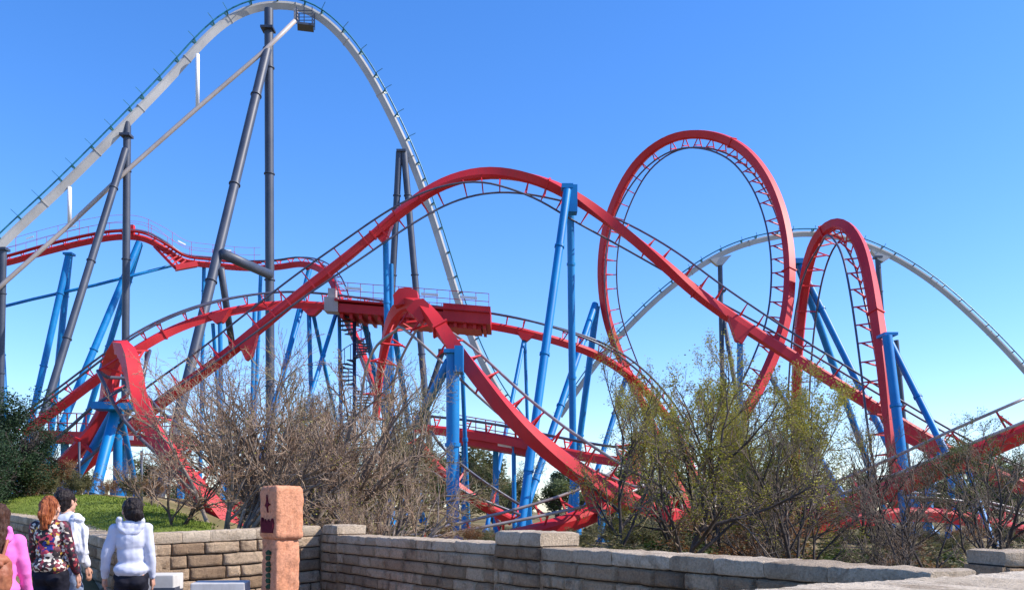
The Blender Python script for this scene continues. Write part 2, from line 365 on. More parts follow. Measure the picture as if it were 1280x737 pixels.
def person(label, loc, H=1.64, yaw_=0, head_turn=0, top='hoodie', topmat='grey_hoodie', legmat='black_trousers', hair='bun', hairmat='hair_dark', broad=1.0, hipw=1.0, arm=(.10, .10), elbow=(0, 0), stride=.1):
    root = empty('person', loc, label, 'person', 'people walking before the curving wall'); root.rotation_euler.z = yaw_
    root.scale = (H/1.65,)*3
    B = broad; HW = hipw
    # joints; figure faces +Y (away from the camera)
    sh = [Vector((s*.175*B, 0, 1.365)) for s in (-1, 1)]
    el = [Vector((s*(.175*B+arm[i]*.9), elbow[i]-.015, 1.09)) for i, s in enumerate((-1, 1))]
    wr = [Vector((s*(.175*B+arm[i]*1.15), elbow[i]*2.2+.05, .865)) for i, s in enumerate((-1, 1))]
    hp_ = [Vector((s*.085*HW, 0, .88)) for s in (-1, 1)]
    kn = [Vector((s*.09*HW, s*stride*.6+.03, .47)) for s in (-1, 1)]
    an_ = [Vector((s*.085*HW, s*stride*1.2-(.03 if s < 0 else 0), .08)) for s in (-1, 1)]
    hc = Vector((0, .012, 1.545)); ht = Matrix.Rotation(head_turn, 4, 'Z')
    def hd(v): return hc+(ht @ (Vector(v)*1.12))
    bm = Blob()
    # torso and limbs
    sph(bm, (0, 0, 1.24), (.155*B, .10, .19)); sph(bm, (0, 0, 1.33), (.175*B, .085, .09)); sph(bm, (0, 0, 1.06), (.13*B, .09, .16)); sph(bm, (0, -.01, .93), (.16*HW, .11, .13))
    limb(bm, (0, -.005, 1.36), (0, .01, 1.47), .055, .05)
    for s in (0, 1):
        limb(bm, sh[s], el[s], .047, .037); limb(bm, el[s], wr[s], .036, .024); hand(bm, wr[s], 1, (-1, 1)[s])
        limb(bm, hp_[s], kn[s], .085, .055); limb(bm, kn[s], an_[s], .055, .036)
        limb(bm, an_[s]+Vector((0, -.03, -.03)), an_[s]+Vector((0, .13, -.05)), .036, .026)
    # head with face
    sph(bm, hd((0, -.012, .02)), (.082, .10, .105), ht); sph(bm, hd((0, .022, -.04)), (.063, .074, .069), ht)
    limb(bm, hd((0, .085, .005)), hd((0, .107, -.027)), .010, .014); sph(bm, hd((0, .083, -.058)), (.024, .012, .010), ht); sph(bm, hd((0, .075, -.09)), (.022, .018, .016), ht)
    for s in (-1, 1):
        sph(bm, hd((s*.075, 0, -.01)), (.011, .02, .03), ht); sph(bm, hd((s*.03, .076, .012)), (.014, .010, .008), ht); limb(bm, hd((s*.015, .083, .03)), hd((s*.045, .074, .028)), .007, .006)
    remeshed('body', bm, M['skin'], root, .0065, 2)
    for s in (-1, 1):
        e = Blob(); sph(e, hd((s*.031, .083, .009)), .0085); me = mesh_np('eye', np.concatenate(e.v), np.concatenate(e.q), M['shoe'], True)
        ob = bpy.data.objects.new('eye', me); COL.objects.link(ob); ob.parent = root
    # trousers
    bm = Blob(); sph(bm, (0, -.01, .88), (.168*HW, .118, .11)); sph(bm, (-.07*HW, -.045, .83), (.09, .085, .09)); sph(bm, (.07*HW, -.045, .83), (.09, .085, .09))
    for s in (0, 1): limb(bm, hp_[s], kn[s], .102*HW, .07); limb(bm, kn[s], an_[s]+Vector((0, 0, .03)), .07, .058)
    remeshed('trousers', bm, M[legmat], root, .012, 3, .012, 7, (1, 1, 2))
    for s in (0, 1):
        bm = Blob(); q = an_[s]; limb(bm, q+Vector((0, -.04, -.035)), q+Vector((0, .14, -.045)), .046, .036); remeshed('shoe', bm, M['shoe'], root, .01, 2)
    # top
    bm = Blob()
    sph(bm, (0, -.005, 1.26), (.178*B, .122, .17)); sph(bm, (0, -.012, 1.345), (.180*B, .095, .085)); sph(bm, (0, 0, 1.10), (.165*B, .115, .17)); limb(bm, (-.06*B, -.01, .955), (.06*B, -.01, .955), .122*HW, .122*HW, fl=1.0)
    sph(bm, (0, -.012, .955), (.188*max(B, HW), .145, .085)); limb(bm, (-.07, 0, 1.395), (.07, 0, 1.395), .05, .05)
    for s in (0, 1):
        limb(bm, sh[s], el[s], .062, .053)
        if top != 'tee': limb(bm, el[s], el[s].lerp(wr[s], .9), .053, .041); sph(bm, el[s].lerp(wr[s], .9), (.039, .039, .026))
    tp = remeshed('top', bm, M[topmat], root, .011, 4, .010, 5.5, (1, 1, 1.3), loc[0])
    tp.name = {'hoodie': 'hooded_top', 'tee': 'shirt', 'shirt': 'shirt', 'blouse': 'blouse'}[top]
    if top == 'hoodie':
        bm = Blob()
        for i in range(11):
            a = math.pi*(-.10+1.2*i/10); p_ = Vector((math.cos(a)*.105, -.055-abs(math.sin(a))*.045, 1.43-math.sin(a)*.105)); a2 = math.pi*(-.10+1.2*min(i+1, 10)/10)
            q_ = Vector((math.cos(a2)*.105, -.055-abs(math.sin(a2))*.045, 1.43-math.sin(a2)*.105)); limb(bm, p_, q_, .032, .032)
        sph(bm, (0, -.075, 1.375), (.10, .04, .085)); sph(bm, (0, -.10, 1.335), (.06, .03, .05))
        remeshed('hood', bm, M[topmat], root, .009, 3, .012, 12, (1, 1, 1), loc[1])
    # hair
    bm = Blob()
    hk = .86 if hair == 'pony' else 1
    sph(bm, hd((0, -.028, .032)), (.099*hk, .106*hk, .106), ht); sph(bm, hd((0, -.05, -.015)), (.090*hk, .070*hk, .09), ht)
    if hair == 'pony':
        sph(bm, hd((0, -.10, .055)), (.03, .03, .03)); limb(bm, hd((0, -.115, .05)), hd((.005, -.14, -.05)), .038, .05); limb(bm, hd((.005, -.14, -.05)), hd((.01, -.125, -.165)), .052, .03)
        limb(bm, hd((-.04, -.05, 0)), hd((-.03, -.075, -.11)), .035, .02); limb(bm, hd((.04, -.06, 0)), hd((.035, -.09, -.13)), .035, .02); limb(bm, hd((0, -.09, 0)), hd((-.015, -.11, -.18)), .05, .022)
    elif hair == 'updo':
        sph(bm, hd((0, -.10, -.02)), (.066, .05, .062)); sph(bm, hd((.02, -.11, -.045)), (.05, .04, .05)); sph(bm, hd((-.01, -.095, .03)), (.06, .04, .05)); limb(bm, hd((.04, -.08, -.04)), hd((.05, -.08, -.10)), .02, .008)
    elif hair == 'long':
        limb(bm, hd((0, -.07, .02)), hd((0, -.10, -.12)), .075, .07, fl=.7); limb(bm, hd((0, -.10, -.12)), hd((0, -.125, -.26)), .07, .04, fl=.7)
    elif hair == 'topknot':
        sph(bm, hd((-.02, -.05, .115)), (.035, .035, .028))
    remeshed('hair', bm, M[hairmat], root, .006, 2, .012, 26, (1.5, 1.5, .35), loc[0]*3)
    return root, sh, el, wr
def at(px, Y): return ((px-640)/F*Y, Y, 0)
person('dark haired woman in a pale grey hoodie and black trousers, right of the other three', at(164, 9.0), 1.66, R(16), R(30), 'hoodie', 'grey_hoodie', 'black_trousers', 'updo', 'hair_dark', .84, .88, (.10, .04), (.02, .0))
person('woman with a copper ponytail in a floral blouse and black trousers', at(63, 9.3), 1.685, R(-3), R(0), 'blouse', 'floral', 'black_trousers', 'pony', 'hair_red', .88, .98, (.09, .05), (.09, .04))
person('dark haired person in pale shirt and light jeans behind the woman in the blouse', at(82, 10.0), 1.775, R(-22), R(0), 'shirt', 'pale_shirt', 'jeans', 'topknot', 'hair_dark', .92, .9, (.06, .075), (.0, .0))
pw = person('woman in a bright pink hoodie carrying a brown backpack, cut by the left edge', at(-4, 7.2), 1.585, R(22), R(15), 'hoodie', 'pink_hoodie', 'black_trousers', 'long', 'hair_brown', .92, .95, (.07, .05), (.02, .05))
# jacket slung over the pale shirt's shoulder
q = at(98, 9.86)
jk = empty('slung_jacket', (q[0], q[1], 1.0), 'pale crumpled jacket slung over the shoulder of the dark haired person', 'jacket')
bm = Blob()
limb(bm, (0, 0, .44), (.03, -.02, .12), .062, .06, fl=.7); limb(bm, (-.03, -.02, .42), (-.02, -.05, .20), .05, .05); sph(bm, (-.01, .0, .46), (.085, .07, .045)); limb(bm, (.05, .02, .36), (.055, 0, .10), .05, .045); limb(bm, (.03, -.01, .14), (.05, 0, .0), .05, .04)
remeshed('cloth', bm, M['pale_shirt'], jk, .008, 4, .022, 7, (1.6, 1.6, .8), 4)
# backpack
q = (-4.13, 7.0)
bk_ = empty('backpack', (q[0], q[1], .93), 'brown leather backpack on the back of the woman in pink', 'backpack'); bk_.rotation_euler.z = R(22)
bm = Blob(); limb(bm, (-.06, 0, .05), (-.06, 0, .20), .085, .075); limb(bm, (.06, 0, .05), (.06, 0, .20), .085, .075); sph(bm, (0, -.02, .1), (.145, .09, .14)); remeshed('bag_body', bm, M['leather'], bk_, .009, 3, .012, 10)
bm = Blob(); sph(bm, (0, -.025, .235), (.125, .09, .06)); limb(bm, (-.07, -.095, .2), (.07, -.095, .2), .02, .02); remeshed('flap', bm, M['leather'], bk_, .007, 2, .006, 12)
m = MB()
pts = [Vector((-.03, 0, .27)), Vector((-.03, -.01, .33)), Vector((0, -.01, .355)), Vector((.03, -.01, .33)), Vector((.03, 0, .27))]
m.tube([p+Vector(bk_.location) for p in pts], .011, 8); m.build('grab_handle', M['leather'], bk_, True)
for s in (-1, 1):
    m = MB(); pts = [Vector((s*.05, .03, .20)), Vector((s*.07, .06, .30)), Vector((s*.085, .10, .375)), Vector((s*.09, .17, .41)), Vector((s*.09, .24, .37)), Vector((s*.09, .27, .28))]
    S_, _l = catmull([list(p+Vector(bk_.location)) for p in pts], .02); m.tube(S_, .013, 8); m.build('strap', M['leather'], bk_, True)

# -- splines and tracks

def track_frames(pix, step):
    rows = [list(P(a, b, c))+[ph] for a, b, c, ph in pix]
    S, L = catmull(rows, step)
    pos = S[:, :3]
    # smooth a little so that the beam bends like rolled steel
    for _ in range(3): pos[1:-1] = (pos[:-2]+2*pos[1:-1]+pos[2:])/4
    T = np.gradient(pos, axis=0); T /= np.linalg.norm(T, axis=1)[:, None]
    B = np.array([0, 0, CZ])-pos; B -= (B*T).sum(1)[:, None]*T; B /= np.linalg.norm(B, axis=1)[:, None]
    Nn = np.cross(B, T); ph = np.radians(S[:, 3])[:, None]
    U = np.cos(ph)*Nn+np.sin(ph)*B
    Lt = np.cross(T, U)
    return pos, T, U, Lt, L
def sweep(mb, pos, A, B, prof):
    """sweep closed profile [(a,b)] in the frame A,B"""
    k = len(prof); n = len(pos)
    V = np.stack([pos+a*A+b*B for a, b in prof], 1).reshape(-1, 3)
    Q = [(i*k+j, i*k+(j+1) % k, (i+1)*k+(j+1) % k, (i+1)*k+j) for i in range(n-1) for j in range(k)]
    mb.add(V, Q)
    off = mb.n-len(V)
    if k == 4:
        mb.q.append(np.array([[off+3, off+2, off+1, off], [off+(n-1)*k+j for j in range(4)]]))
    elif k == 6:
        mb.q.append(np.array([[off+3, off+2, off+1, off], [off+5, off+4, off+3, off]]))
        o2 = off+(n-1)*k
        mb.q.append(np.array([[o2, o2+1, o2+2, o2+3], [o2, o2+3, o2+4, o2+5]]))
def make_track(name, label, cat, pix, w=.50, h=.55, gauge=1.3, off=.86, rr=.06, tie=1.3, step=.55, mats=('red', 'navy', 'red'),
               group=None, joint=9.0, posts=0, rail_ends=(0, 1), ws=None, tiew=.05):
    pos, T, U, Lt, L = track_frames(pix, step)
    base = Vector(pos[0]); base.z = gz(base.x, base.y) if False else base.z
    root = empty(name, base, label, cat, group)
    mb = MB(); hw, hh = w/2, h/2
    prof = [(-hw, -hh), (hw, -hh), (hw, hh*.55), (hw*.62, hh), (-hw*.62, hh), (-hw, hh*.55)]
    k_ = np.ones((len(pos), 1)) if ws is None else np.interp(np.linspace(0, 1, len(pos)), *ws)[:, None]
    sweep(mb, pos, Lt*k_, U*k_, prof)
    sp = mb.build('spine_beam', M[mats[0]], root); smooth_by_angle(sp, 30)
    n = len(pos); i0 = int(rail_ends[0]*(n-1)); i1 = int(rail_ends[1]*(n-1))+1
    for sg in (-1, 1):
        r = MB(); rp = pos[i0:i1]+U[i0:i1]*off+Lt[i0:i1]*sg*gauge/2
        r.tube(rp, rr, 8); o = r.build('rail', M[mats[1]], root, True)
    if tie:
        m = max(2, int(L*(rail_ends[1]-rail_ends[0])/tie))
        m = min(m, 99)
        for q in range(m+1):
            i = int(round(i0+(i1-1-i0)*q/m))
            p, tt, u, l = [Vector(a[i]) for a in (pos, T, U, Lt)]
            b = MB()
            for sg in (-1, 1):
                b.bar(p+u*(hh-.02)+l*sg*hw*.55, p+u*(off-.03)+l*sg*(gauge/2-.02), tiew, tiew*1.3, tuple(tt))
            b.box(p+u*(off-.16), l*(gauge/2-.12), u*.035, tt*.035)
            if posts and q < m*.62:
                a0 = p+u*off+l*(gauge/2); b.bar(a0, a0+l*.5+u*.05, .1, .1, tuple(tt))
                b.bar(a0+l*.5, a0+l*.5+u*posts, .07, .07, tuple(tt))
            b.build('cross_tie', M[mats[2]], root)
    if joint:
        m = int(L/joint)
        for q in range(1, m+1):
            i = int(q*(n-1)/(m+1))
            b = MB(); b.box(pos[i], Lt[i]*(hw+.06), U[i]*(hh+.06), T[i]*.04)
            b.build('joint_flange', M[mats[0]], root)
    return root, (pos, T, U, Lt, L)

# -- supports
def support(label, legs, cat='support column', mat='blue', group='blue steel supports of the red coaster', name='support_column', cap=True, gusset=None, flanges=True, brace=()):
    """legs: ((px,py,Y),(px,py,Y),width_px). Each leg runs on down to the ground."""
    a0 = P(*legs[0][0]); root = None
    pieces = []
    for A, B, wd in legs:
        a, b = P(*A), P(*B); d = (b-a)
        r = wd/F*A[2]/2*.92
        # march to the ground
        k = 1.0
        while True:
            p = a+d*k
            if p.z <= gz(p.x, p.y)-.05 or k > 60: break
            k += .04
        pieces.append((a, a+d*k, r))
    foot = pieces[0][1]
    root = empty(name, (foot.x, foot.y, gz(foot.x, foot.y)), label, cat, group)
    for a, b, r in pieces:
        m = MB(); m.tube([a, b], r, 20); o = m.build('leg', M[mat], root); smooth_by_angle(o, 40)
        d = (b-a); L = d.length; d = d/L
        m = MB(); m.tube([b-d*.12-Vector((0, 0, 0)), b-d*.5], [r*1.7, r*1.65], 12); 
        m.build('base_plate', M[mat], root)
        if flanges:
            step = max(6.5, r*24); s = step*.55
            while s < L-1:
                m = MB(); c = a+d*s
                m.tube([c-d*.07, c+d*.07], r+max(.035, r*.22), 20); m.build('flange', M[mat], root); s += step
    for A, B, wd in brace:
        a, b = P(*A), P(*B); m = MB(); m.tube([a, b], wd/F*A[2]/2, 14); m.build('brace', M[mat], root, True)
    if cap:
        a, b, r = pieces[0]
        top = sum((p[0] for p in pieces), Vector())/len(pieces)
        m = MB(); m.box(top+Vector((0, 0, .03)), (r*1.35+.03, 0, 0), (0, r*1.35+.03, 0), (0, 0, .16)); m.build('saddle_bracket', M[mat], root)
    return root
def gusset(parent, A, wpx, hpx, Y, ang=0, thick=.3, mat='red'):
    """tapered steel wedge between a spine beam and the top of a column; A is the middle of its top edge"""
    a = P(A[0], A[1], Y); s = Y/F
    ca, sa = math.cos(R(ang)), math.sin(R(ang))
    x = Vector((ca, 0, sa)); z = Vector((0, 0, -1)); y = Vector((0, thick, 0))
    tw, bw, h = wpx*s/2, wpx*s*.13, hpx*s
    V = [a-x*tw-y, a+x*tw-y, a+z*h+x*bw-y, a+z*h-x*bw-y, a-x*tw+y, a+x*tw+y, a+z*h+x*bw+y, a+z*h-x*bw+y]
    m = MB(); m.add([tuple(v) for v in V], [(0, 3, 2, 1), (4, 5, 6, 7), (0, 1, 5, 4), (1, 2, 6, 5), (2, 3, 7, 6), (3, 0, 4, 7)])
    m.build('gusset', M[mat], parent)

RG = 'red coaster track runs'
# A: long roll-over hill across the picture
A_pts = [(95, 590, 50, 25), (150, 545, 50, 30), (200, 503, 50, 40), (260, 460, 50, 50), (320, 412, 50, 58), (380, 363, 50, 68), (440, 316, 50, 82), (500, 266, 50, 105), (550, 232, 50, 130),
         (600, 217, 50, 150), (640, 218, 50, 170), (690, 232, 50, 195), (735, 258, 50, 230), (780, 290, 50, 262), (830, 330, 49.5, 292), (880, 372, 49, 318),
         (940, 413, 48.5, 335), (1000, 451, 48, 343), (1060, 488, 47.5, 345), (1120, 525, 47, 348), (1180, 560, 46.5, 350), (1240, 590, 46, 355), (1330, 628, 45.5, 358)]
tA, gA = make_track('coaster_track', 'long red track climbing from the left, rolling over the highest hump, then diving right', 'coaster track', A_pts, group=RG, joint=11)
# B: big vertical loop
B_pts = [(860, 640, 70, 30), (835, 575, 70, 60), (806, 510, 69, 95), (780, 455, 68.5, 120), (760, 400, 68, 130), (753, 345, 67.5, 135), (758, 290, 67, 140), (774, 242, 66, 150), (800, 200, 65, 165),
         (838, 173, 63.5, 175), (880, 168, 62, 182), (922, 182, 60.5, 192), (953, 214, 59, 205), (974, 258, 57.5, 215), (985, 310, 56, 222), (986, 360, 55, 224), (980, 405, 54.5, 224), (962, 455, 54, 226), (940, 500, 53.5, 235), (905, 560, 53, 260)]
tB, gB = make_track('coaster_track', 'tall round vertical loop of red track with rails on the inside', 'coaster track', B_pts, group=RG, w=.54, h=.58, gauge=1.3, off=.86, joint=14, tie=1.15)
# C: steep narrow corkscrew to the right
C_pts = [(993, 660, 57, 95), (994, 590, 57, 95), (995, 520, 56.5, 98), (997, 450, 56, 103), (1002, 390, 55.5, 108), (1009, 338, 54.5, 120), (1021, 300, 53, 140), (1038, 281, 51.5, 160), (1056, 281, 50, 180),
         (1074, 304, 48.5, 195), (1086, 345, 47, 205), (1095, 395, 46, 212), (1103, 450, 45, 218), (1110, 510, 44.5, 225), (1116, 560, 44, 235), (1124, 620, 44, 250)]
tC, gC = make_track('coaster_track', 'narrow steep corkscrew arch of red track at right of the tall loop', 'coaster track', C_pts, group=RG, w=.54, h=.58, gauge=1.3, off=.84, joint=12, tie=1.15)
# D: near corkscrew diving to the right, then along the bottom and up to the right edge
D_pts = [(470, 520, 40, 85), (473, 480, 39.6, 88), (479, 442, 39, 96), (487, 408, 38.2, 118), (500, 382, 37, 158), (518, 377, 36, 200), (538, 395, 35.5, 235), (565, 430, 35, 262), (600, 474, 34.5, 280), (640, 520, 34, 295),
         (690, 565, 33.5, 312), (740, 600, 33, 328), (790, 628, 33, 340), (840, 645, 33, 350), (900, 655, 33.5, 2), (960, 656, 34, 12), (1020, 646, 34, 20), (1080, 625, 33.5, 26), (1140, 600, 33, 30), (1200, 573, 32.5, 34), (1300, 530, 32, 38)]
tD, gD = make_track('coaster_track', 'near red track from the faceted hump by the thick blue column to the right edge', 'coaster track', D_pts, group=RG, w=.54, h=.64, joint=10, mats=('red', 'worn_lit', 'red'), ws=([0, .10, .2, .3, 1], [.62, .66, .85, 1, 1]))
# E: curled corkscrew at far left
E_pts = [(10, 650, 31, 60), (60, 598, 31, 70), (95, 565, 31, 78), (122, 532, 31, 90), (138, 500, 31, 105), (140, 465, 30.5, 130), (143, 438, 29.5, 180), (155, 432, 28.5, 215), (164, 455, 28, 240), (172, 495, 27.5, 262), (190, 535, 27, 285),
         (220, 577, 26.5, 300), (260, 625, 26, 320), (310, 680, 26, 340)]
tE, gE = make_track('coaster_track', 'tightly curled red corkscrew track at far left over the fan of blue legs', 'coaster track', E_pts, group=RG, w=.46, h=.52, joint=0, gauge=1.15, off=.85)
# F: run climbing from the lower left to the brake platform and on to the right
F_pts = [(30, 540, 54, 10), (75, 508, 54, 10), (120, 474, 54, 10), (165, 441, 54, 8), (210, 415, 55, 6), (260, 396, 56, 4), (310, 385, 57, 2), (360, 380, 58, 0), (420, 384, 58, 0), (480, 392, 58, 0), (540, 398, 57.5, 0), (600, 405, 57.5, 0),
         (650, 414, 57.5, 0), (700, 427, 58, 4), (745, 443, 59, 8), (785, 468, 61, 14), (820, 503, 63, 18), (848, 545, 65, 20), (870, 600, 67, 20)]
tF, gF = make_track('coaster_track', 'red track with rails on top rising from far left through the railed brake platform', 'coaster track', F_pts, group=RG, w=.5, h=.52, gauge=1.3, off=.8, joint=12, rr=.07)
# G
G_pts = [(-40, 338, 134.4, 0), (10, 328, 134.4, 0), (60, 314, 134.4, 0), (110, 302, 134.4, 0), (150, 296, 134.4, 0), (180, 298, 135.2, 2), (205, 311, 136, 4), (228, 326, 137.6, 0), (262, 331, 139.2, -5), (310, 335, 140.8, -5), (345, 334, 140.8, -5), (375, 330, 139.2, 0), (398, 335, 136, 15),
         (415, 350, 131.2, 30), (425, 375, 126.4, 40), (434, 398, 123.2, 50), (446, 425, 120, 55), (458, 455, 116.8, 60), (475, 500, 113.6, 60)]
tG, gG = make_track('coaster_track', 'distant red track with handrails, cresting at upper left behind the grey pillars', 'coaster track', G_pts, group=RG, w=.85, h=.92, gauge=1.9, off=1.05, joint=18, rr=.11, tie=2.2, tiew=.09)
# lower runs
I_pts = [(520, 535, 47, 0), (580, 541, 46.5, 0), (630, 549, 46, 0), (680, 560, 45, 0), (740, 572, 44, 0), (800, 580, 43, 2)]
tI, gI = make_track('coaster_track', 'low level red track behind the near blue column, partly hidden by the bare shrubs', 'coaster track', I_pts, group=RG, w=.5, h=.5, off=.7, joint=0)
J_pts = [(500, 705, 33, 10), (570, 688, 33, 15), (640, 672, 33.5, 20), (700, 656, 34, 28), (750, 637, 35, 45), (785, 612, 36, 75), (797, 590, 37, 95), (788, 570, 37.6, 105)]
tJ, gJ = make_track('coaster_track', 'pinkish red track just above the middle of the stone wall passing under the diving track', 'coaster track', J_pts, group=RG, w=.55, h=.58, joint=0, mats=('red', 'worn_lit', 'red'))
K_pts = [(522, 550, 36, 80), (534, 572, 36, 75), (552, 592, 36, 60), (590, 622, 36.5, 40), (640, 650, 37, 20)]
tK, gK = make_track('coaster_track', 'short piece of red track seen through the twigs left of the near blue column', 'coaster track', K_pts, group=RG, w=.35, h=.35, joint=0, off=.6, gauge=1.1)
Q_pts = [(860, 668, 38, 10), (960, 664, 38.5, 10), (1060, 652, 39, 10), (1130, 642, 39.5, 10), (1200, 646, 40, 10), (1260, 660, 40, 10), (1330, 676, 40, 10)]
tQ, gQ = make_track('coaster_track', 'lowest red track at right behind the bare tree near the wall end', 'coaster track', Q_pts, group=RG, w=.55, h=.58, joint=0, mats=('red', 'worn_lit', 'red'))
S_pts = [(1090, 520, 58, 0), (1150, 556, 56, 0), (1210, 588, 54, 0), (1270, 610, 52, 0), (1340, 622, 50, 0)]
make_track('coaster_track', 'red track low at the right edge passing behind the rising track', 'coaster track', S_pts, group=RG, joint=0)

# white coaster
WG = 'white coaster track runs'
W1 = [(-60, 372, 112, 0), (0, 307, 114, 0), (80, 232, 116, 0), (160, 152, 118, 0), (215, 95, 120, 0), (252, 54, 121, 0), (282, 27, 122, 0), (314, 11, 123, 0), (350, 6, 124, 0), (385, 12, 125, 0), (420, 38, 126, 0), (455, 83, 127, 0),
      (485, 137, 128, 0), (513, 197, 129, 0), (537, 262, 130, 0), (557, 325, 131, 0), (574, 380, 132, 0), (597, 440, 133, 0), (628, 497, 134, 0), (668, 547, 136, 0), (720, 590, 139, 0)]
tW, gW = make_track('white_coaster_track', 'giant white lift hill and first drop, tallest thing in the picture', 'coaster track', W1, w=.85, h=1.1, gauge=1.5, off=1.0, rr=.1, tie=3.3,
                    mats=('white', 'teal', 'teal'), group=WG, step=1.2, joint=9, posts=1.1, tiew=.16)
W2 = [(700, 520, 158, 0), (745, 455, 156, 0), (785, 409, 154, 0), (840, 358, 152, 0), (900, 318, 151, 0), (950, 300, 150, 0), (1010, 292, 150, 0), (1060, 299, 150, 0), (1110, 318, 150, 0), (1165, 352, 149, 0), (1215, 395, 148, 0), (1260, 440, 147, 0),
      (1300, 485, 146, 0), (1350, 550, 145, 0)]
tX, gX = make_track('white_coaster_track', 'far white camelback hill passing behind the red loops at right', 'coaster track', W2, w=.75, h=.95, gauge=1.4, off=.85, rr=.1, tie=3.0,
                    mats=('white', 'teal', 'teal'), group=WG, step=1.2, joint=12, posts=.55, tiew=.14)
gusset(tX, (900, 322), 28, 10, 151, 10, .5, 'white'); gusset(tX, (1100, 318), 26, 9, 150, -20, .5, 'white')
# maintenance cage hung under the crest
cg = empty('maintenance_cage', P(382, 34, 124), 'small dark open maintenance cage hanging under the crest of the white hill', 'maintenance platform')
c = P(382, 34, 124)
m = MB(); m.box(c, (1.1, .25, 0), (-.2, .9, 0), (0, 0, .14)); m.build('floor', M['slate'], cg)
for dx, dy in ((-1.1, -.8), (1.1, -.8), (-1.1, .8), (1.1, .8), (0, -.85)):
    m = MB(); q = c+Vector((dx, dy, 0)); m.bar(q, q+Vector((0, 0, 2.4)), .1); m.build('post', M['slate'], cg)
for k in range(4):
    m = MB()
    z = .5+.45*k
    cs = [c+Vector((x, y, z)) for x, y in ((-1.1, -.8), (1.1, -.8), (1.1, .8), (-1.1, .8))]
    for a in range(4): m.bar(cs[a], cs[(a+1) % 4], .07)
    m.build('rail_ring', M['slate'], cg)
m = MB(); m.bar(P(370, 12, 124), P(370, 25, 124), .55, .5); m.build('hanger', M['strut'], cg)
# long thin strut under the lift
st = empty('diagonal_strut', P(8, 352, 113), 'long thin dusty white strut running below and parallel to the white lift hill', 'strut')
m = MB(); m.tube([P(-40, 395, 112), P(8, 351, 113), P(87, 281, 116), P(160, 212, 117.5), P(247, 135, 120), P(330, 64, 122), P(369, 26, 123)], .29, 10); m.build('bar', M['strut'], st, True)
for x, y0, y1, Y in ((87, 234, 280, 116), (247, 68, 135, 120)):
    m = MB(); m.tube([P(x, y0, Y), P(x, y1, Y)], .26, 10); m.build('post', M['plate'], st, True)

SG = 'slate grey steel supports of the white coaster'
def slate(label, legs, **k): return support(label, legs, mat='slate', group=SG, name='grey_support', cat='support column', **k)
slate('thickest slate grey vertical pillar with a slanting leg, under the crest of the white hill', [((336, 12, 123), (337, 300, 123), 12), ((334, 62, 122.5), (262, 360, 110), 12)],
      brace=[((278, 317, 111), (337, 343, 121), 13), ((276, 335, 111), (290, 430, 118), 9)])
slate('slate grey vertical pillar with a leg slanting left, under the middle of the lift hill', [((159, 153, 118), (157, 420, 118), 10), ((157, 187, 117.5), (60, 500, 106), 9.5)])
slate('slate grey pillar cut by the left edge of the photo', [((4, 312, 114), (1, 460, 114), 9)])
slate('slate grey two legged support under the first drop of the white hill', [((499, 190, 128), (484, 480, 128), 9), ((505, 190, 128), (533, 510, 128), 9)])
slate('short slate grey leg leaning by the foot of the white drop', [((553, 440, 60), (531, 505, 60), 7)], flanges=False)
slate('slate grey pillar under the left shoulder of the far white hill', [((900, 327, 151), (903, 470, 151), 6.5), ((905, 400, 151), (917, 470, 149), 6)])
slate('slate grey pillar seen through the corkscrew arch under the far white hill', [((1097, 322, 150), (1107, 470, 150), 7)])
slate('slate grey pillar behind the right leg of the corkscrew arch', [((1120, 425, 90), (1131, 540, 90), 7)], cap=False)

support('pair of blue legs under the distant walkway at far left', [((86, 318, 134.4), (45, 500, 131.2), 8.5), ((87, 318, 134.4), (66, 520, 137.6), 8.5)])
support('pair of blue legs leaning left from the distant crest behind the grey pillar', [((174, 303, 134.4), (76, 535, 124.8), 9), ((175, 305, 134.4), (106, 530, 140.8), 8)], cap=False)
support('thin blue post left of the slanting grey leg below the distant track', [((255, 333, 139.2), (253, 445, 139.2), 5)], cap=False)
support('blue double post left of the thickest grey pillar', [((326, 340, 140.8), (321, 470, 140.8), 5), ((318, 385, 60), (316, 470, 60), 5)], cap=False)
g1 = support('blue pair of posts under the red wedge right of the curled track', [((275, 404, 56), (276, 470, 56), 6), ((266, 404, 56), (271, 470, 57), 5)], cap=False)
support('blue leaning leg below the distant hump near the long red climb', [((387, 336, 139.2), (357, 456, 134.4), 7)], cap=False)
support('blue three legged support under the red run left of the brake platform', [((386, 388, 58), (388, 460, 58), 6), ((391, 390, 58), (404, 450, 60), 5.5), ((377, 386, 58), (357, 455, 56), 5.5)], cap=False)
support('blue pair of legs under the left end of the brake platform', [((420, 392, 58), (402, 450, 56), 5.5), ((424, 392, 58), (425, 450, 58), 5)], cap=False)
support('blue twin columns under the wedge of the long red climb', [((482, 300, 50.5), (485, 480, 50.5), 8), ((489, 330, 52), (490, 480, 52), 6)], cap=False)
support('blue leaning pair of legs under the middle of the brake platform', [((455, 400, 58), (470, 470, 60), 8), ((492, 408, 58), (503, 480, 60), 8), ((480, 408, 58), (482, 500, 56), 6)], cap=False)
ms = support('tall blue two legged support holding the roll over hill at its right shoulder', [((709, 238, 49), (655, 630, 44), 11), ((713, 250, 50.5), (717, 640, 53), 10)], cap=False)
m = MB(); m.box(P(715, 250, 49.3), (.28, 0, 0), (0, .35, 0), (0, 0, .75)); m.box(P(709, 234, 49.2), (.32, 0, 0), (0, .3, 0), (0, 0, .12)); m.build('saddle_bracket', M['blue'], ms)
ns = support('thick bright blue near column with a slanting brace, under the faceted red hump', [((566, 440, 34), (566, 660, 34), 18), ((577, 442, 36), (585, 640, 38), 6)], cap=False,
             brace=[((561, 452, 34), (520, 532, 38), 12)])
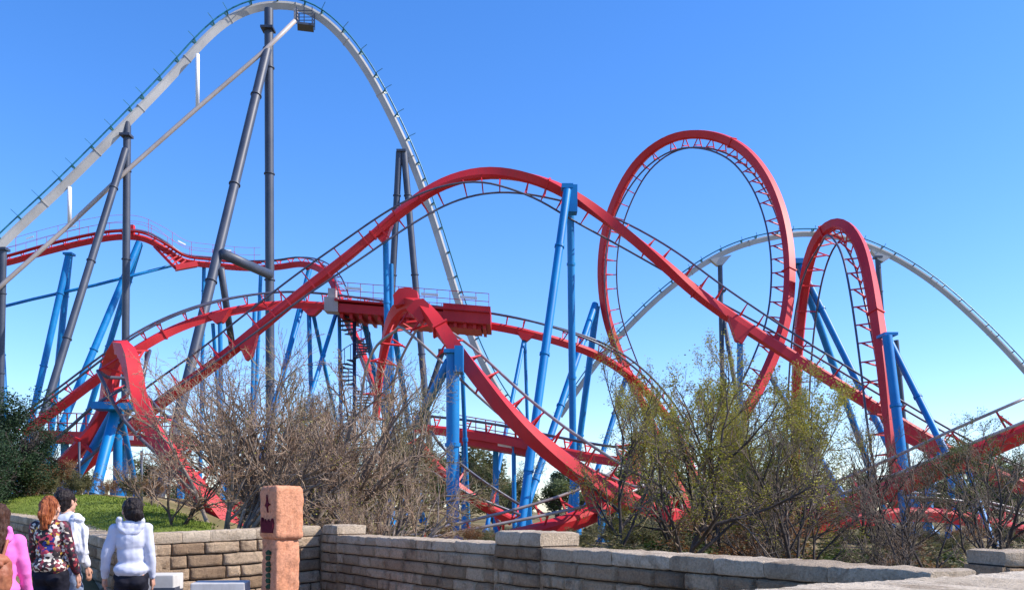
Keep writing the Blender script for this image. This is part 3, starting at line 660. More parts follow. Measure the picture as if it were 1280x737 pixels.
m = MB(); m.box(P(574, 450, 34), (.16, 0, 0), (0, .4, 0), (0, 0, .5)); m.box(P(567, 440, 34), (.36, 0, 0), (0, .38, 0), (0, 0, .07)); m.build('saddle_bracket', M['blue'], ns)
support('blue two legged support of the loop with legs crossing in the twigs', [((744, 380, 68), (688, 545, 62), 9), ((746, 382, 68), (725, 545, 70), 9)], cap=False)
support('lone blue leg leaning left below the foot of the loop', [((783, 470, 69), (752, 570, 66), 7)], cap=False)
support('thin blue pair of legs right of the near column under the red run', [((655, 424, 57.5), (638, 510, 55), 5.5), ((656, 424, 57.5), (659, 520, 58), 4.5)], cap=False)
support('blue pair of long legs propping the right side of the loop', [((996, 326, 56), (1078, 560, 62), 10), ((999, 330, 56), (1088, 510, 52), 9)], cap=True)
cs_ = support('thick blue support with a long leaning leg at the right foot of the corkscrew arch', [((1109, 420, 43.9), (1141, 680, 42.3), 13), ((1113, 428, 46), (1243, 685, 40), 9)], cap=False)
m = MB(); m.box(P(1109, 419, 44.5), (.34, 0, 0), (0, .5, 0), (0, 0, .07)); m.build('saddle_bracket', M['blue'], cs_)
support('short blue column under the red wedge left of the tall loop foot', [((925, 428, 48.6), (925, 470, 48.6), 8)], cap=False)
support('blue leg slanting right below the foot of the tall loop', [((963, 470, 54), (1052, 615, 50), 7)], cap=False)
support('blue column under the rising track right of the dark bushy tree', [((1125, 612, 33), (1138, 700, 33), 9)], cap=False)
support('blue post behind the forked bare tree', [((1160, 610, 40), (1163, 700, 40), 8), ((1190, 600, 40), (1184, 690, 40), 9)], cap=False)
support('pair of blue legs behind the rising track left of the leaning leg at right', [((1176, 560, 55), (1150, 700, 50), 8), ((1180, 560, 55), (1205, 700, 52), 7)], cap=False)
support('blue leaning leg at the right edge behind the wall end', [((1205, 575, 33), (1246, 690, 31), 7)], cap=False)
support('blue column and leaning leg under the low red run right of the near column', [((663, 556, 45.5), (652, 655, 44), 10), ((642, 552, 46), (643, 655, 46), 6)], cap=False)
support('blue column behind the diving red track above the wall', [((720, 575, 44), (720, 640, 44), 9)], cap=False)
support('dark blue pair of posts just above the wall right of its raised block', [((752, 636, 34.5), (752, 690, 34.5), 11), ((772, 640, 36), (772, 690, 36), 6)], cap=False)
fan = support('fan of thick bright blue legs under the curled red track', [((146, 508, 30.5), (118, 615, 29), 14), ((147, 508, 31), (147, 612, 31.5), 12), ((143, 512, 30.5), (88, 610, 31), 11), ((150, 512, 30.5), (168, 600, 33), 8)], cap=False)
m = MB(); m.box(P(148, 508, 30), (.75, .1, 0), (-.05, .4, 0), (0, 0, .12)); m.build('saddle_bracket', M['blue'], fan)
support('blue column at the far left edge below the walkway', [((-3, 330, 134.4), (5, 480, 131.2), 7)], cap=False)
m_ = MB()
gy = tag(MB.build.__get__((lambda q: (q.tube([P(-20, 389, 134.4), P(40, 374, 134.4), P(120, 356, 134.4), P(218, 331, 136)], .24, 8), q)[1])(m_))('guy_cable', M['blue'], None, True),
         'thin blue pipe sagging between the blue legs at far left', 'pipe')

gusset(tF, (275, 391), 30, 13, 56, 18, .3); gusset(tF, (390, 387), 24, 8, 58, 0); gusset(tF, (656, 417), 22, 9, 57.5, -15)
gusset(tD, (742, 606), 44, 34, 33.3, -20, .25); gusset(tA, (923, 404), 34, 24, 48.5, -33, .25); gusset(tA, (312, 420), 34, 28, 50, 40, .25); gusset(tA, (481, 288), 26, 14, 50.3, 40, .32); gusset(tG, (385, 331), 14, 7, 139, 0)
# plated hump of the near corkscrew, its angular splice box
for (x, y, Y, a, b_, an) in ((508, 372, 36.6, 15, 10, 8), (526, 388, 35.8, 12, 12, -42)):
    c = P(x, y, Y); s = Y/F
    ex = Vector((math.cos(R(an)), 0, math.sin(R(an)))); ez = Vector((-math.sin(R(an)), 0, math.cos(R(an))))
    m = MB(); m.add([tuple(c+ex*u*a*s+ez*v*b_*s+Vector((0, d, 0))) for d in (-.38, .38) for u, v in ((-1, -1), (1, -1), (1, .4), (.35, 1), (-.45, 1), (-1, .3))],
                    [(3, 2, 1, 0), (5, 4, 3, 0), (6, 7, 8, 9), (6, 9, 10, 11)]+[(i, (i+1) % 6, 6+(i+1) % 6, 6+i) for i in range(6)])
    m.build('splice_box', M['red'], tD)

# handrails on the distant crest walkway (part of that track)
def walkway(root, g, i0, i1, side, hgt, mat, gap=4, outw=.9, panel=None, deck=True):
    pos, T, U, Lt, L = g; n = len(pos); a, b = int(i0*n), int(i1*n)
    up = np.array([0, 0, 1.0]); out = np.cross(T, up); out /= np.linalg.norm(out, axis=1)[:, None]
    e = pos+out*side*outw+up*.55
    if deck:
        m = MB(); sweep(m, e[a:b]-out[a:b]*side*.35, out[a:b], np.tile(up, (b-a, 1)), [(-.4, -.06), (.4, -.06), (.4, .06), (-.4, .06)]); m.build('walkway_deck', M[mat], root)
    m = MB()
    for hh in (.55, 1.1): m.tube((e[a:b]+up*hh*hgt)[::2], .025, 6)
    for i in range(a, b, gap): m.bar(e[i], e[i]+up*1.1*hgt, .045)
    m.build('handrail', M[mat], root)
    if panel:
        for fr in panel:
            i = int((i0+(i1-i0)*fr)*n); m = MB(); m.box(e[i]+up*.8*hgt, T[i]*.6, up*.1, out[i]*.03); m.build('notice_panel', M['plate'], root)
walkway(tG, gG, .02, .50, 1, 2.1, 'red_dark', gap=6, outw=1.4, panel=(.2, .35, .7, .86)); walkway(tG, gG, .02, .46, -1, 2.1, 'red_dark', gap=6, outw=1.4)
# braced bracket below the crest's right end
m = MB()
a, b, c, d = P(193, 308, 135.2), P(219, 335, 135.2), P(246, 330, 136.8), P(208, 306, 136)
m.bar(a, b, .4); m.bar(b, c, 1.2, .8); m.bar(P(214, 320, 135.7), P(226, 336, 136), .25)
for k in range(7):
    q = k/6; m.bar(a.lerp(b, q), d.lerp(P(232, 325, 136.6), q), .2)
m.build('bracing', M['red_dark'], tG)
m = MB(); m.box(P(165, 288, 134.5), (.35, 0, 0), (0, .35, 0), (0, 0, .8)); m.build('warning_lamp', M['red'], tG)

# brake platform: long railed deck carried by the red run
bp = empty('brake_platform', P(430, 392, 57.5), 'long red railed platform of the brake run across the middle, behind the near hump', 'platform')
a, b = P(426, 386, 57.2), P(612, 401, 56.2); up = Vector((0, 0, 1)); d = (b-a); L = d.length; d.normalize(); bk = Vector((0, 1, 0))
m = MB(); m.box((a+b)/2-up*.25, d*L/2, bk*1.6, up*.27); m.box((a+b)/2+up*.17, d*L/2*1.01, bk*1.9, up*.05); m.build('deck', M['red_dark'], bp)
m = MB(); m.box(b-d*1.4-up*.0, d*1.5, bk*1.65, up*.55); m.box(b-d*3.4-up*.62, d*2.9, bk*1.0, up*.2); m.build('equipment_housing', M['red_dark'], bp)
m = MB()
for k in range(16): q = a+d*(L*(k+.5)/16)-up*.6; m.box(q, d*.1, bk*1.3, up*.2)
m.build('deck_beams', M['red_dark'], bp)
for sd_ in (-1.8, 1.8):
    m = MB()
    n_ = 13
    for k in range(n_): q = a+d*(L*k/(n_-1))+bk*sd_+up*.2; m.bar(q, q+up*1.1, .032)
    for hh in (.6, 1.1): m.bar(a+bk*sd_+up*(.2+hh), b+bk*sd_+up*(.2+hh), .032)
    m.build('handrail', M['red_dark'], bp)
for fr in (.12, .62, .87):
    q = a+d*L*fr-bk*1.86+up*.95; m = MB(); m.box(q, d*.55, bk*.03, up*.08); m.build('notice_panel', M['plate'], bp)
m = MB(); m.box(a-d*.3-bk*1.2-up*.1, d*.45, bk*.5, up*.45); m.box(a-d*.3-bk*1.2+up*.65, d*.25, bk*.3, up*.3); m.build('control_cabinet', M['strut'], bp)
# spiral stair
sc = P(443, 398, 57); zb = gz(sc.x, sc.y)
ss = empty('spiral_staircase', (sc.x, sc.y, zb), 'dark blue spiral staircase descending from the left end of the red brake platform', 'staircase')
m = MB(); m.tube([(sc.x, sc.y, zb), (sc.x, sc.y, sc.z)], .12, 10); m.build('pole', M['darkstair'], ss, True)
nst = int((sc.z-zb)/.22); hr = []
for k in range(nst):
    an = k*.42; z = zb+.22*(k+1); m = MB(); q = Vector((sc.x, sc.y, z)); dv = Vector((math.cos(an), math.sin(an), 0)); sv = Vector((-dv.y, dv.x, 0))
    m.add([tuple(q+dv*.1-sv*.05+up*e) for e in (0, .06)]+[tuple(q+dv*1.05-sv*.25+up*e) for e in (0, .06)]+[tuple(q+dv*1.05+sv*.25+up*e) for e in (0, .06)]+[tuple(q+dv*.1+sv*.05+up*e) for e in (0, .06)],
          [(0, 1, 3, 2), (2, 3, 5, 4), (4, 5, 7, 6), (6, 7, 1, 0), (1, 7, 5, 3), (0, 2, 4, 6)])
    m.bar(q+dv*1.02, q+dv*1.02+up*1.0, .04)
    m.build('tread', M['darkstair'], ss); hr.append(q+dv*1.02+up*1.0)
m = MB(); m.tube(hr, .03, 6); m.build('handrail', M['darkstair'], ss)
# low railed platform at left and at middle
for nm, lab, A_, B_, n_ in (('service_platform', 'low red railed platform behind the fan of blue legs at left', (60, 546, 46), (235, 552, 45), 16),
                           ('service_platform', 'low red railed walkway beside the low track right of the near blue column', (572, 548, 47.6), (668, 565, 46.5), 9)):
    a, b = P(*A_), P(*B_); d = (b-a); L = d.length; d.normalize()
    r_ = empty(nm, a, lab, 'platform', 'low railed platforms')
    m = MB(); m.box((a+b)/2, d*L/2, bk*.9, up*.28); m.build('deck', M['red_dark'], r_)
    m = MB()
    for k in range(n_): q = a+d*(L*k/(n_-1))-bk*.85+up*.2; m.bar(q, q+up*1.0, .05)
    for hh in (.5, 1.0): m.bar(a-bk*.85+up*(.2+hh), b-bk*.85+up*(.2+hh), .05)
    m.build('handrail', M['red_dark'], r_)
    for k in (0.08, .5, .92):
        q = a+d*L*k; m = MB(); g_ = gz(q.x, q.y+.6); m.bar((q.x, q.y+.6, g_-.1), (q.x, q.y+.6, q.z-.2), .3); m.build('leg', M['blue'], r_)
    m = MB(); m.box(a+d*L*.62-bk*.92+up*.05, d*.38, bk*.02, up*.11); m.build('notice_panel', M['plate'], r_)

# -- ground
gx = np.sinh(np.linspace(-6.2, 6.2, 260))*2.6*2; gy_ = np.concatenate([np.linspace(-60, 4, 12), 4+np.sinh(np.linspace(0.02, 6.6, 220))*2.8*2])
Xg, Yg = np.meshgrid(gx, gy_); Zg = ground_z(Xg, Yg)
rs = np.random.RandomState(3)
Zg = Zg+np.where((Yg > 14), rs.uniform(-.03, .03, Zg.shape), 0)
nx, ny = len(gx), len(gy_)
idx = np.arange(nx*ny).reshape(ny, nx)
Q = np.stack([idx[:-1, :-1], idx[:-1, 1:], idx[1:, 1:], idx[1:, :-1]], -1).reshape(-1, 4)
go = link('ground', mesh_np('ground', np.stack([Xg, Yg, Zg], -1).reshape(-1, 3), Q, M['earth'], True)); go['kind'] = 'structure'
# plaza paving (4 mm over the ground), in front of the walls
def sheet(name, poly, mat, dz, n=40):
    pass
px_ = np.linspace(-9, 6, 60); py_ = np.linspace(-3, 10.8, 60)
Xp, Yp = np.meshgrid(px_, py_)
Zp = ground_z(Xp, Yp)+.006
idx = np.arange(3600).reshape(60, 60)
# keep the quads on the camera side of the walls
cx = (Xp[:-1, :-1]+Xp[1:, 1:])/2; cy = (Yp[:-1, :-1]+Yp[1:, 1:])/2
keep = (cx*.85+(cy)*.53 < (-2.47*.85+11.4*.53)) & (cy < 11.2+(cx+2.47)*.71)
Q = np.stack([idx[:-1, :-1], idx[:-1, 1:], idx[1:, 1:], idx[1:, :-1]], -1)[keep]
pv = link('pavement', mesh_np('pavement', np.stack([Xp, Yp, Zp+.01], -1).reshape(-1, 3), Q, M['paving'], True, tone=rs.uniform(.3, .6, 3600))); pv['kind'] = 'structure'

# -- stone walls
def wall(label, pts, thick=.38, ch=.148, depth_down=1.5, cope=.135, over=.006, seed=1, group=None, back=True, res=1.0, cope_mat='coping', ends=True):
    """pts: (x,y,ztop) along the camera-side face, left to right seen from the camera; the wall body lies behind."""
    rnd = random.Random(seed)
    pts = [Vector(p) for p in pts]
    p0 = pts[0]
    root = empty('stone_wall', (p0.x, p0.y, 0), label, 'wall', group); root['kind'] = 'thing'
    seg = [((b-a).xy).length for a, b in zip(pts, pts[1:])]; cum = [0]
    for s in seg: cum.append(cum[-1]+s)
    L = cum[-1]
    def at(u):
        i = 0
        while i < len(seg)-1 and u > cum[i+1]: i += 1
        q = (u-cum[i])/seg[i]; return pts[i].lerp(pts[i+1], q), (pts[i+1].xy-pts[i].xy).normalized()
    def fr(u, v, dout):
        p, d = at(u); nrm = Vector((d.y, -d.x, 0))       # towards the camera
        return (p.x+nrm.x*dout, p.y+nrm.y*dout, p.z-v)
    for side in ([0, 1] if back else [0]):
        mb = MB(); tone = []
        v = cope
        row = 0
        while v < depth_down:
            hgt = ch*rnd.uniform(.92, 1.1)
            u = -rnd.uniform(0, .3)
            while u < L:
                ln = rnd.choice((.2, .3, .36, .42, .5))*rnd.uniform(.9, 1.1)
                u0, u1 = max(0, u), min(L, u+ln); u += ln
                if u1-u0 < .05: continue
                nu, nv = (max(5, int(9*res)), max(5, int(6*res))) if side == 0 else (2, 2)
                g = .0045; pro = rnd.uniform(.010, .024); tn = rnd.uniform(0, 1); sk = rnd.uniform(-.006, .006)
                V = []
                for j in range(nv+1):
                    for i in range(nu+1):
                        a, b = i/nu, j/nv
                        if side == 0:
                            ea = .012/(u1-u0); a = (0, ea)[i] if i < 2 else (1-ea, 1)[i-nu+1] if i > nu-2 else ea+(1-2*ea)*(i-1)/(nu-2)
                            eb = .010/hgt; b = (0, eb)[j] if j < 2 else (1-eb, 1)[j-nv+1] if j > nv-2 else eb+(1-2*eb)*(j-1)/(nv-2)
                        uu = u0+g+(u1-u0-2*g)*a; vv = v+g+(hgt-2*g)*b
                        e = min(a, 1-a, b, 1-b)
                        edge = 1 if e > 0 else 0
                        dd = edge*pro*(.85+.3*vnoise((uu+seed*9, vv, side*5+tn), 6))+edge*.012*vnoise((uu*2+seed, vv*2, 3.3), 9)-(1-edge)*.022
                        uu += sk*(b-.5)*2*edge+.006*vnoise((uu, vv, 7), 8); vv += .006*vnoise((uu, vv, 17), 8)
                        q = fr(uu, vv, dd)
                        if side: q = fr(uu, vv, -thick-dd)
                        V.append(q)
                k = nu+1
                Qs = [(j*k+i, (j+1)*k+i, (j+1)*k+i+1, j*k+i+1) for j in range(nv) for i in range(nu)]
                if side: Qs = [q[::-1] for q in Qs]
                mb.add(V, Qs); tone += [tn]*len(V)
            v += hgt; row += 1
        mb.build('masonry', M['block'], root, True, tone)
    # core
    us = sorted(set([0, L]+[c for c in cum]+[L*k/12 for k in range(13)]))
    V = []
    for u in us:
        V += [fr(u, cope-.012, -.02), fr(u, depth_down+.1, -.02), fr(u, depth_down+.1, -thick+.02), fr(u, cope-.012, -thick+.02)]
    n = len(us)
    Qs = [(i*4+j, (i+1)*4+j, (i+1)*4+(j+1) % 4, i*4+(j+1) % 4) for i in range(n-1) for j in range(4)]+[(0, 1, 2, 3), (n*4-1, n*4-2, n*4-3, n*4-4)]
    c_ = MB(); c_.add(V, Qs); c_.build('mortar_core', M['mortar'], root, False, [.5]*len(V))
    for u_, sg_ in ((0, -1), (L, 1)):
        m_e = MB(); p, d_ = at(max(0.001, min(L-.001, u_))); nrm = Vector((d_.y, -d_.x, 0)); d3 = Vector((d_.x, d_.y, 0))
        c0 = Vector((p.x, p.y, p.z-cope-(depth_down-cope)/2))-nrm*thick/2+d3*sg_*.010
        m_e.box(c0, d3*.012, nrm*(thick/2-.004), Vector((0, 0, (depth_down-cope)/2))); m_e.build('end_face', M['block'], root, False, [.5]*8)
    mb = MB(); tone = []
    u = 0
    while u < L-.02:
        ln = rnd.uniform(.3, .6); u1 = min(L, u+ln)
        if L-u1 < .2: u1 = L
        nu = max(6, int((u1-u)/.05*res)); nc = int(22*res)
        tn = rnd.uniform(.2, .9); V = []
        W = thick+2*over
        for i in range(nu+1):
            a = i/nu; uu = u+.002+(u1-u-.004)*a
            ed = min(a, 1-a)*(u1-u); pull = max(0, .006-ed)*.9
            for k in range(nc):
                ang = 2*math.pi*k/nc
                ca, sa = math.cos(ang), math.sin(ang)
                ex = .15
                x = math.copysign(abs(ca)**ex, ca)*(W/2-pull); z = math.copysign(abs(sa)**ex, sa)*(cope/2-pull)
                q = fr(uu, cope/2-z, -thick/2+x)
                nn = .007*vnoise((q[0], q[1], q[2]), 4)+.008*vnoise((q[0]+5, q[1], q[2]), 17)
                if sa > .3: z += nn*.9+.008*vnoise((q[0], q[1], 1), 2.0)
                x += (nn*1.4)*(1 if ca > 0 else -1)
                V.append(fr(uu, cope/2-z, -thick/2+x))
        Qs = [(i*nc+j, i*nc+(j+1) % nc, (i+1)*nc+(j+1) % nc, (i+1)*nc+j) for i in range(nu) for j in range(nc)]
        for base, rev in ((0, False), (nu*nc, True)):
            h2 = nc//2
            for j in range(h2-1):
                q = (base+j, base+j+1, base+nc-2-j, base+nc-1-j); Qs.append(q if rev else q[::-1])
        mb.add(V, Qs); tone += [tn]*len(V); u = u1
    co_ = mb.build('coping', M[cope_mat], root, True, tone); smooth_by_angle(co_, 50)
    return root
def W3(px, py, Y): p = P(px, py, Y); return (p.x, p.y, p.z)
WGp = 'stone block walls round the plaza'
ZT = 1.262
def onr(t_): return (-2.47+.53*t_, 11.4-.85*t_)
# right wall: corner cap, long stretch, raised block, long stretch
wall('shaded stone wall stretch between the inner corner and the raised block in the middle', [(*onr(.56), ZT), (*onr(4.38), ZT+.01)], ch=.116, cope=.10, seed=2, group=WGp)
wall('raised stone pier at the inner corner right of the red rock totem', [(*onr(0.02), ZT+.12), (*onr(.56), ZT+.12)], ch=.116, cope=.118, seed=3, group=WGp, depth_down=1.6)
wall('raised stone block pier in the middle of the long shaded wall', [(*onr(4.38), ZT+.12), (*onr(5.1), ZT+.12)], ch=.116, cope=.118, seed=4, group=WGp, depth_down=1.6)
wall('shaded stone wall stretch from the middle pier to the bright foreground wall', [(*onr(5.1), ZT), (*onr(8.45), ZT)], ch=.112, cope=.10, seed=5, group=WGp, res=1.3)
wall('bright foreground stone wall cutting the lower right corner', [(.55, 2.45, ZT-.003), (3.9, 4.55, ZT-.003)], seed=6, group=WGp, thick=.52, over=.04, cope=.13, res=2.0, cope_mat='pale_coping')
wall('small raised stone pier behind the foreground wall at the right edge', [(3.45, 6.15, ZT+.01), (5.2, 6.4, ZT+.02)], seed=7, group=WGp, thick=.42, cope=.11)
# left sunlit wall
wall('sunlit stone wall behind the totem and the benches', [W3(172, 666, 10.0)[:2]+(1.30,), W3(300, 660, 10.7)[:2]+(1.335,), W3(401, 655, 11.36)[:2]+(1.378,)], seed=8, group=WGp, depth_down=1.45)
wall('curving stone wall below the lawn behind the four people', [W3(-150, 634, 26), W3(-60, 636, 21), W3(9, 642, 17.5), W3(52, 649, 14.5), W3(85, 658, 12.6), W3(110, 666, 11.4), W3(143, 676, 10.4), W3(171, 681, 9.95)], seed=9, group=WGp, depth_down=1.3)

# -- lawn
edge = [W3(-150, 636, 26), W3(-60, 638, 21), W3(9, 645, 17.5), W3(52, 652, 14.5), W3(85, 661, 12.6), W3(110, 669, 11.4), W3(143, 680, 10.4), W3(171, 668, 10.2), W3(225, 666, 10.5), W3(255, 668, 10.8)]
far = [(-150, 613, 34), (-60, 615, 30), (10, 617, 26), (45, 618, 24), (80, 618, 23), (110, 618, 22), (150, 622, 20), (190, 630, 18), (235, 645, 15), (262, 664, 12)]
rows = 26; V = []; nE = 0
edge_s, _ = catmull([list(e) for e in edge], .12); nE = len(edge_s)
far_s, _ = catmull([list(P(*e)) for e in far], .12); fi = np.linspace(0, len(far_s)-1, nE)
far_s = np.stack([np.interp(fi, np.arange(len(far_s)), far_s[:, j]) for j in range(3)], 1)
for j in range(rows+3):
    q = min(j/rows, 1)
    row = edge_s*(1-q)+far_s*q
    row[:, 1] += .32*(1-q)*0+.30*(1-q)
    row[:, 2] += math.sin(q*math.pi)*.10
    if j > rows: row[:, 2] -= (j-rows)*.6; row[:, 1] += (j-rows)*.8
    V.append(row)
V = np.concatenate(V)
idx = np.arange(len(V)).reshape(rows+3, nE)
Q = np.stack([idx[:-1, :-1], idx[:-1, 1:], idx[1:, 1:], idx[1:, :-1]], -1).reshape(-1, 4)
lw = link('grass_slope', mesh_np('grass_slope', V, Q, M['lawn'], True)); lw['kind'] = 'structure'
# short blades
rs = np.random.RandomState(5)
nb = 52000
u = rs.randint(0, nE-1, nb); jq = rs.uniform(0, 1, nb)**1.5
e_ = edge_s[u]*(1-jq)[:, None]+far_s[u]*jq[:, None]; e_[:, 1] += .30*(1-jq); e_[:, 2] += np.sin(jq*np.pi)*.10
e_ += rs.uniform(-.1, .1, (nb, 3))*np.array([1, 1, 0])
an = rs.uniform(0, np.pi, nb); wd = .005+.008*jq; hg = rs.uniform(.01, .035, nb)
dx = np.stack([np.cos(an)*wd, np.sin(an)*wd, 0*an], 1); tip = np.stack([rs.uniform(-.03, .03, nb), rs.uniform(-.03, .03, nb), hg], 1)
V = np.stack([e_-dx, e_+dx, e_+tip], 1).reshape(-1, 3)
gb = link('grass', mesh_np('grass', V, np.arange(nb*3).reshape(-1, 3), M['lawn'])); tag(gb, 'short bright green mown grass on the slope behind the curving wall', 'grass', kind='stuff')

# -- trees
def perp_frame(d):
    ref = np.where(np.abs(d[:, 2:3]) > .9, np.array([[1., 0, 0]]), np.array([[0, 0, 1.]]))
    x = np.cross(d, ref); x /= np.linalg.norm(x, axis=1)[:, None]+1e-9
    return x, np.cross(d, x)
def tubes_np(poly, rad, sides):
    n, k, _ = poly.shape
    d = poly[:, -1]-poly[:, 0]; d /= np.linalg.norm(d, axis=1)[:, None]+1e-9
    x, y = perp_frame(d)
    a = np.arange(sides)*2*np.pi/sides
    off = np.cos(a)[None, None, :, None]*x[:, None, None, :]+np.sin(a)[None, None, :, None]*y[:, None, None, :]
    V = poly[:, :, None, :]+off*rad[:, :, None, None]
    base = (np.arange(n)*k*sides)[:, None, None]
    i = np.arange(k-1)[None, :, None]*sides; j = np.arange(sides)[None, None, :]; j2 = (j+1) % sides
    Q = np.stack([base+i+j, base+i+j2, base+i+sides+j2, base+i+sides+j], -1).reshape(-1, 4)
    return V.reshape(-1, 3), Q
def grow(seed, height, stems=3, spread=.5, counts=(5, 6, 6, 6), r0=.09, ratio=(.55, .5, .5, .5), angle=(.55, .6, .7, .8), upt=.25, wob=.12, base_r=.15, L0=.62, tmin=.25, flat=1.0, lean=(0, 0), rend=.0035):
    rs = np.random.RandomState(seed)
    lv = []
    az = rs.uniform(0, 2*np.pi, stems)+np.arange(stems)*2*np.pi/max(1, stems)
    dirs = np.stack([np.cos(az)*spread+lean[0], (np.sin(az)*spread+lean[1])*flat, np.ones(stems)], 1)*1.0
    dirs += rs.normal(0, .08, dirs.shape); dirs /= np.linalg.norm(dirs, axis=1)[:, None]
    pos = np.stack([np.cos(az)*base_r, np.sin(az)*base_r, np.full(stems, -.1)], 1)*(stems > 1)
    if stems == 1: pos = np.array([[0, 0, -.1]])
    ln = height*L0*rs.uniform(.8, 1.15, stems); rad = r0*rs.uniform(.75, 1.1, stems)
    allp = []
    for level in range(len(counts)+1):
        n = len(pos); k = 9 if level == 0 else (6 if level < 3 else 4)
        pts = np.zeros((n, k, 3)); pts[:, 0] = pos; d = dirs.copy()
        for i in range(1, k):
            d = d+rs.normal(0, wob*(1+.5*level), (n, 3)); d[:, 2] += upt/(k-1)*(1.0 if level else .4)
            d /= np.linalg.norm(d, axis=1)[:, None]
            pts[:, i] = pts[:, i-1]+d*(ln/(k-1))[:, None]
        q = np.linspace(0, 1, k)[None, :]
        endr = .35 if level < len(counts) else .5
        rr = np.maximum(rad[:, None]*(1-(1-endr)*q), rend*.7)
        allp.append((pts, rr))
        if level == len(counts): break
        c = counts[level]; m = n*c
        par = np.repeat(np.arange(n), c)
        tt = np.tile((np.arange(c)+.5)/c, n)+rs.uniform(-.5, .5, m)/c
        tt = np.clip(tmin+(1-tmin)*tt, 0, .995) if level else np.clip(max(tmin, .3)+(1-max(tmin, .3))*tt, 0, .995)
        ft = tt*(k-1); i0 = ft.astype(int); fr_ = (ft-i0)[:, None]
        pos = pts[par, i0]*(1-fr_)+pts[par, i0+1]*fr_
        pd = pts[par, i0+1]-pts[par, i0]; pd /= np.linalg.norm(pd, axis=1)[:, None]
        x, y = perp_frame(pd); a = rs.uniform(0, 2*np.pi, m); s = angle[level]*rs.uniform(.6, 1.3, m)
        dirs = pd*np.cos(s)[:, None]+(x*np.cos(a)[:, None]+y*np.sin(a)[:, None])*np.sin(s)[:, None]
        dirs[:, 1] *= flat; dirs /= np.linalg.norm(dirs, axis=1)[:, None]
        ln = ln[par]*ratio[level]*(1.25-.6*tt)*rs.uniform(.65, 1.25, m)
        rad = np.maximum(np.minimum(rr[par, i0]*.75, r0*.62**(level+1)*rs.uniform(.7, 1.1, m)), rend)
    return allp
def leaf_quads(rs, pts, size, droop=0):
    n = len(pts)
    a = rs.normal(0, 1, (n, 3)); a /= np.linalg.norm(a, axis=1)[:, None]
    x, y = perp_frame(a); s = (size*rs.uniform(.55, 1.4, n))[:, None]
    V = np.stack([pts-x*s, pts-y*s*.55+a*s*.1, pts+x*s, pts+y*s*.55+a*s*.1], 1).reshape(-1, 3)
    return V, np.arange(n*4).reshape(-1, 4)
def tree(name, label, cat, loc, proto, group, scale=1.0, rotz=0, sxyz=None):
    """proto: dict of meshes; each use links its own objects"""
    o = empty(name, loc, label, cat, group); o.rotation_euler.z = rotz
    o.scale = sxyz or (scale,)*3
    for nm, me in proto.items():
        c = bpy.data.objects.new(nm, me); COL.objects.link(c); c.parent = o
    return o
def tree_proto(seed, height, bark='bark', twig='twig', leaf=None, nleaf=0, lsize=.02, split=2, lspread=.05, bottom=0.0, **kw):
    lv = grow(seed, height, **kw); rs = np.random.RandomState(seed+77); out = {}
    for nm, sel, mat, sides in (('trunk', lv[:split], bark, 7), ('branches', lv[split:], twig, 3)):
        Vs, Qs, off = [], [], 0
        for p, r in sel:
            V, Q = tubes_np(p, r, sides); Vs.append(V); Qs.append(Q+off); off += len(V)
        out[nm] = mesh_np(nm, np.concatenate(Vs), np.concatenate(Qs), M[mat], True)
    if leaf:
        ends = np.concatenate([lv[-1][0][:, 1:].reshape(-1, 3), lv[-2][0][:, 2:].reshape(-1, 3)])
        ends = ends[ends[:, 2] > bottom]
        pts = ends[rs.randint(0, len(ends), nleaf)]+rs.normal(0, lspread, (nleaf, 3))
        V, Q = leaf_quads(rs, pts, lsize); out['leaves'] = mesh_np('leaves', V, Q, M[leaf])
    return out
def crown_top(proto):
    me = proto['branches']; a = np.empty(len(me.vertices)*3, np.float32); me.vertices.foreach_get('co', a)
    return float(np.percentile(a[2::3], 99.6))
def base(px, Y, dz=0):
    x = (px-640)/F*Y; return (x, Y, gz(x, Y)+dz)

BT = 'bare twiggy shrubs and trees behind the left wall'
wide = dict(stems=8, spread=.75, counts=(6, 5, 5, 4), r0=.06, ratio=(.6, .55, .55, .55), angle=(.55, .6, .65, .75), upt=.22, wob=.085, base_r=.22, L0=.72, tmin=.2, rend=.0034)
pr1 = tree_proto(11, 3.4, 'bark', 'twig', **wide)
pr2 = tree_proto(12, 3.4, 'bark', 'twig', 'leaf_spring', 1800, .014, **wide)
pr3 = tree_proto(13, 3.4, 'bark', 'twig_olive', 'leaf_olive', 7000, .015, **wide)
def bt(proto, lab, px, Y, top, rot, g, wx=1.0, z=None, name='bare_tree', cat='tree', H=3.4, k=1.0):
    x, y, zz = base(px, Y); zz = z if z is not None else zz
    ztop = CZ+(HY-top)/F*Y; s = (ztop-zz)/crown_top(proto)
    return tree(name, lab, cat, (x, y, zz), proto, g, rotz=rot, sxyz=(s*wx*1.0, s*wx*1.0, s))
HK = 1.35
bt(pr1, 'pale bare tree with thick forked base just behind the sunlit wall, left of the totem', 285, 13, 462, .3, BT, .8, 1.0, k=HK)
bt(pr2, 'bare grey twiggy tree directly behind the red rock totem', 352, 14, 446, 1.9, BT, .95, .9, k=HK)
bt(pr1, 'wide leaning bare shrub behind the inner corner of the walls', 412, 14.5, 445, 2.8, BT, .95, .5, k=HK)
bt(pr3, 'olive tinted twiggy shrub left of the near blue column', 468, 17, 470, .9, BT, .8, .35, k=HK)
bt(pr3, 'olive twiggy tree whose top reaches the spiral staircase', 425, 19, 440, 4.0, BT, .9, .6, k=HK)
bt(pr2, 'bare twiggy shrub behind the raised corner pier', 485, 13, 570, 5.0, BT, .9, .3, k=HK)
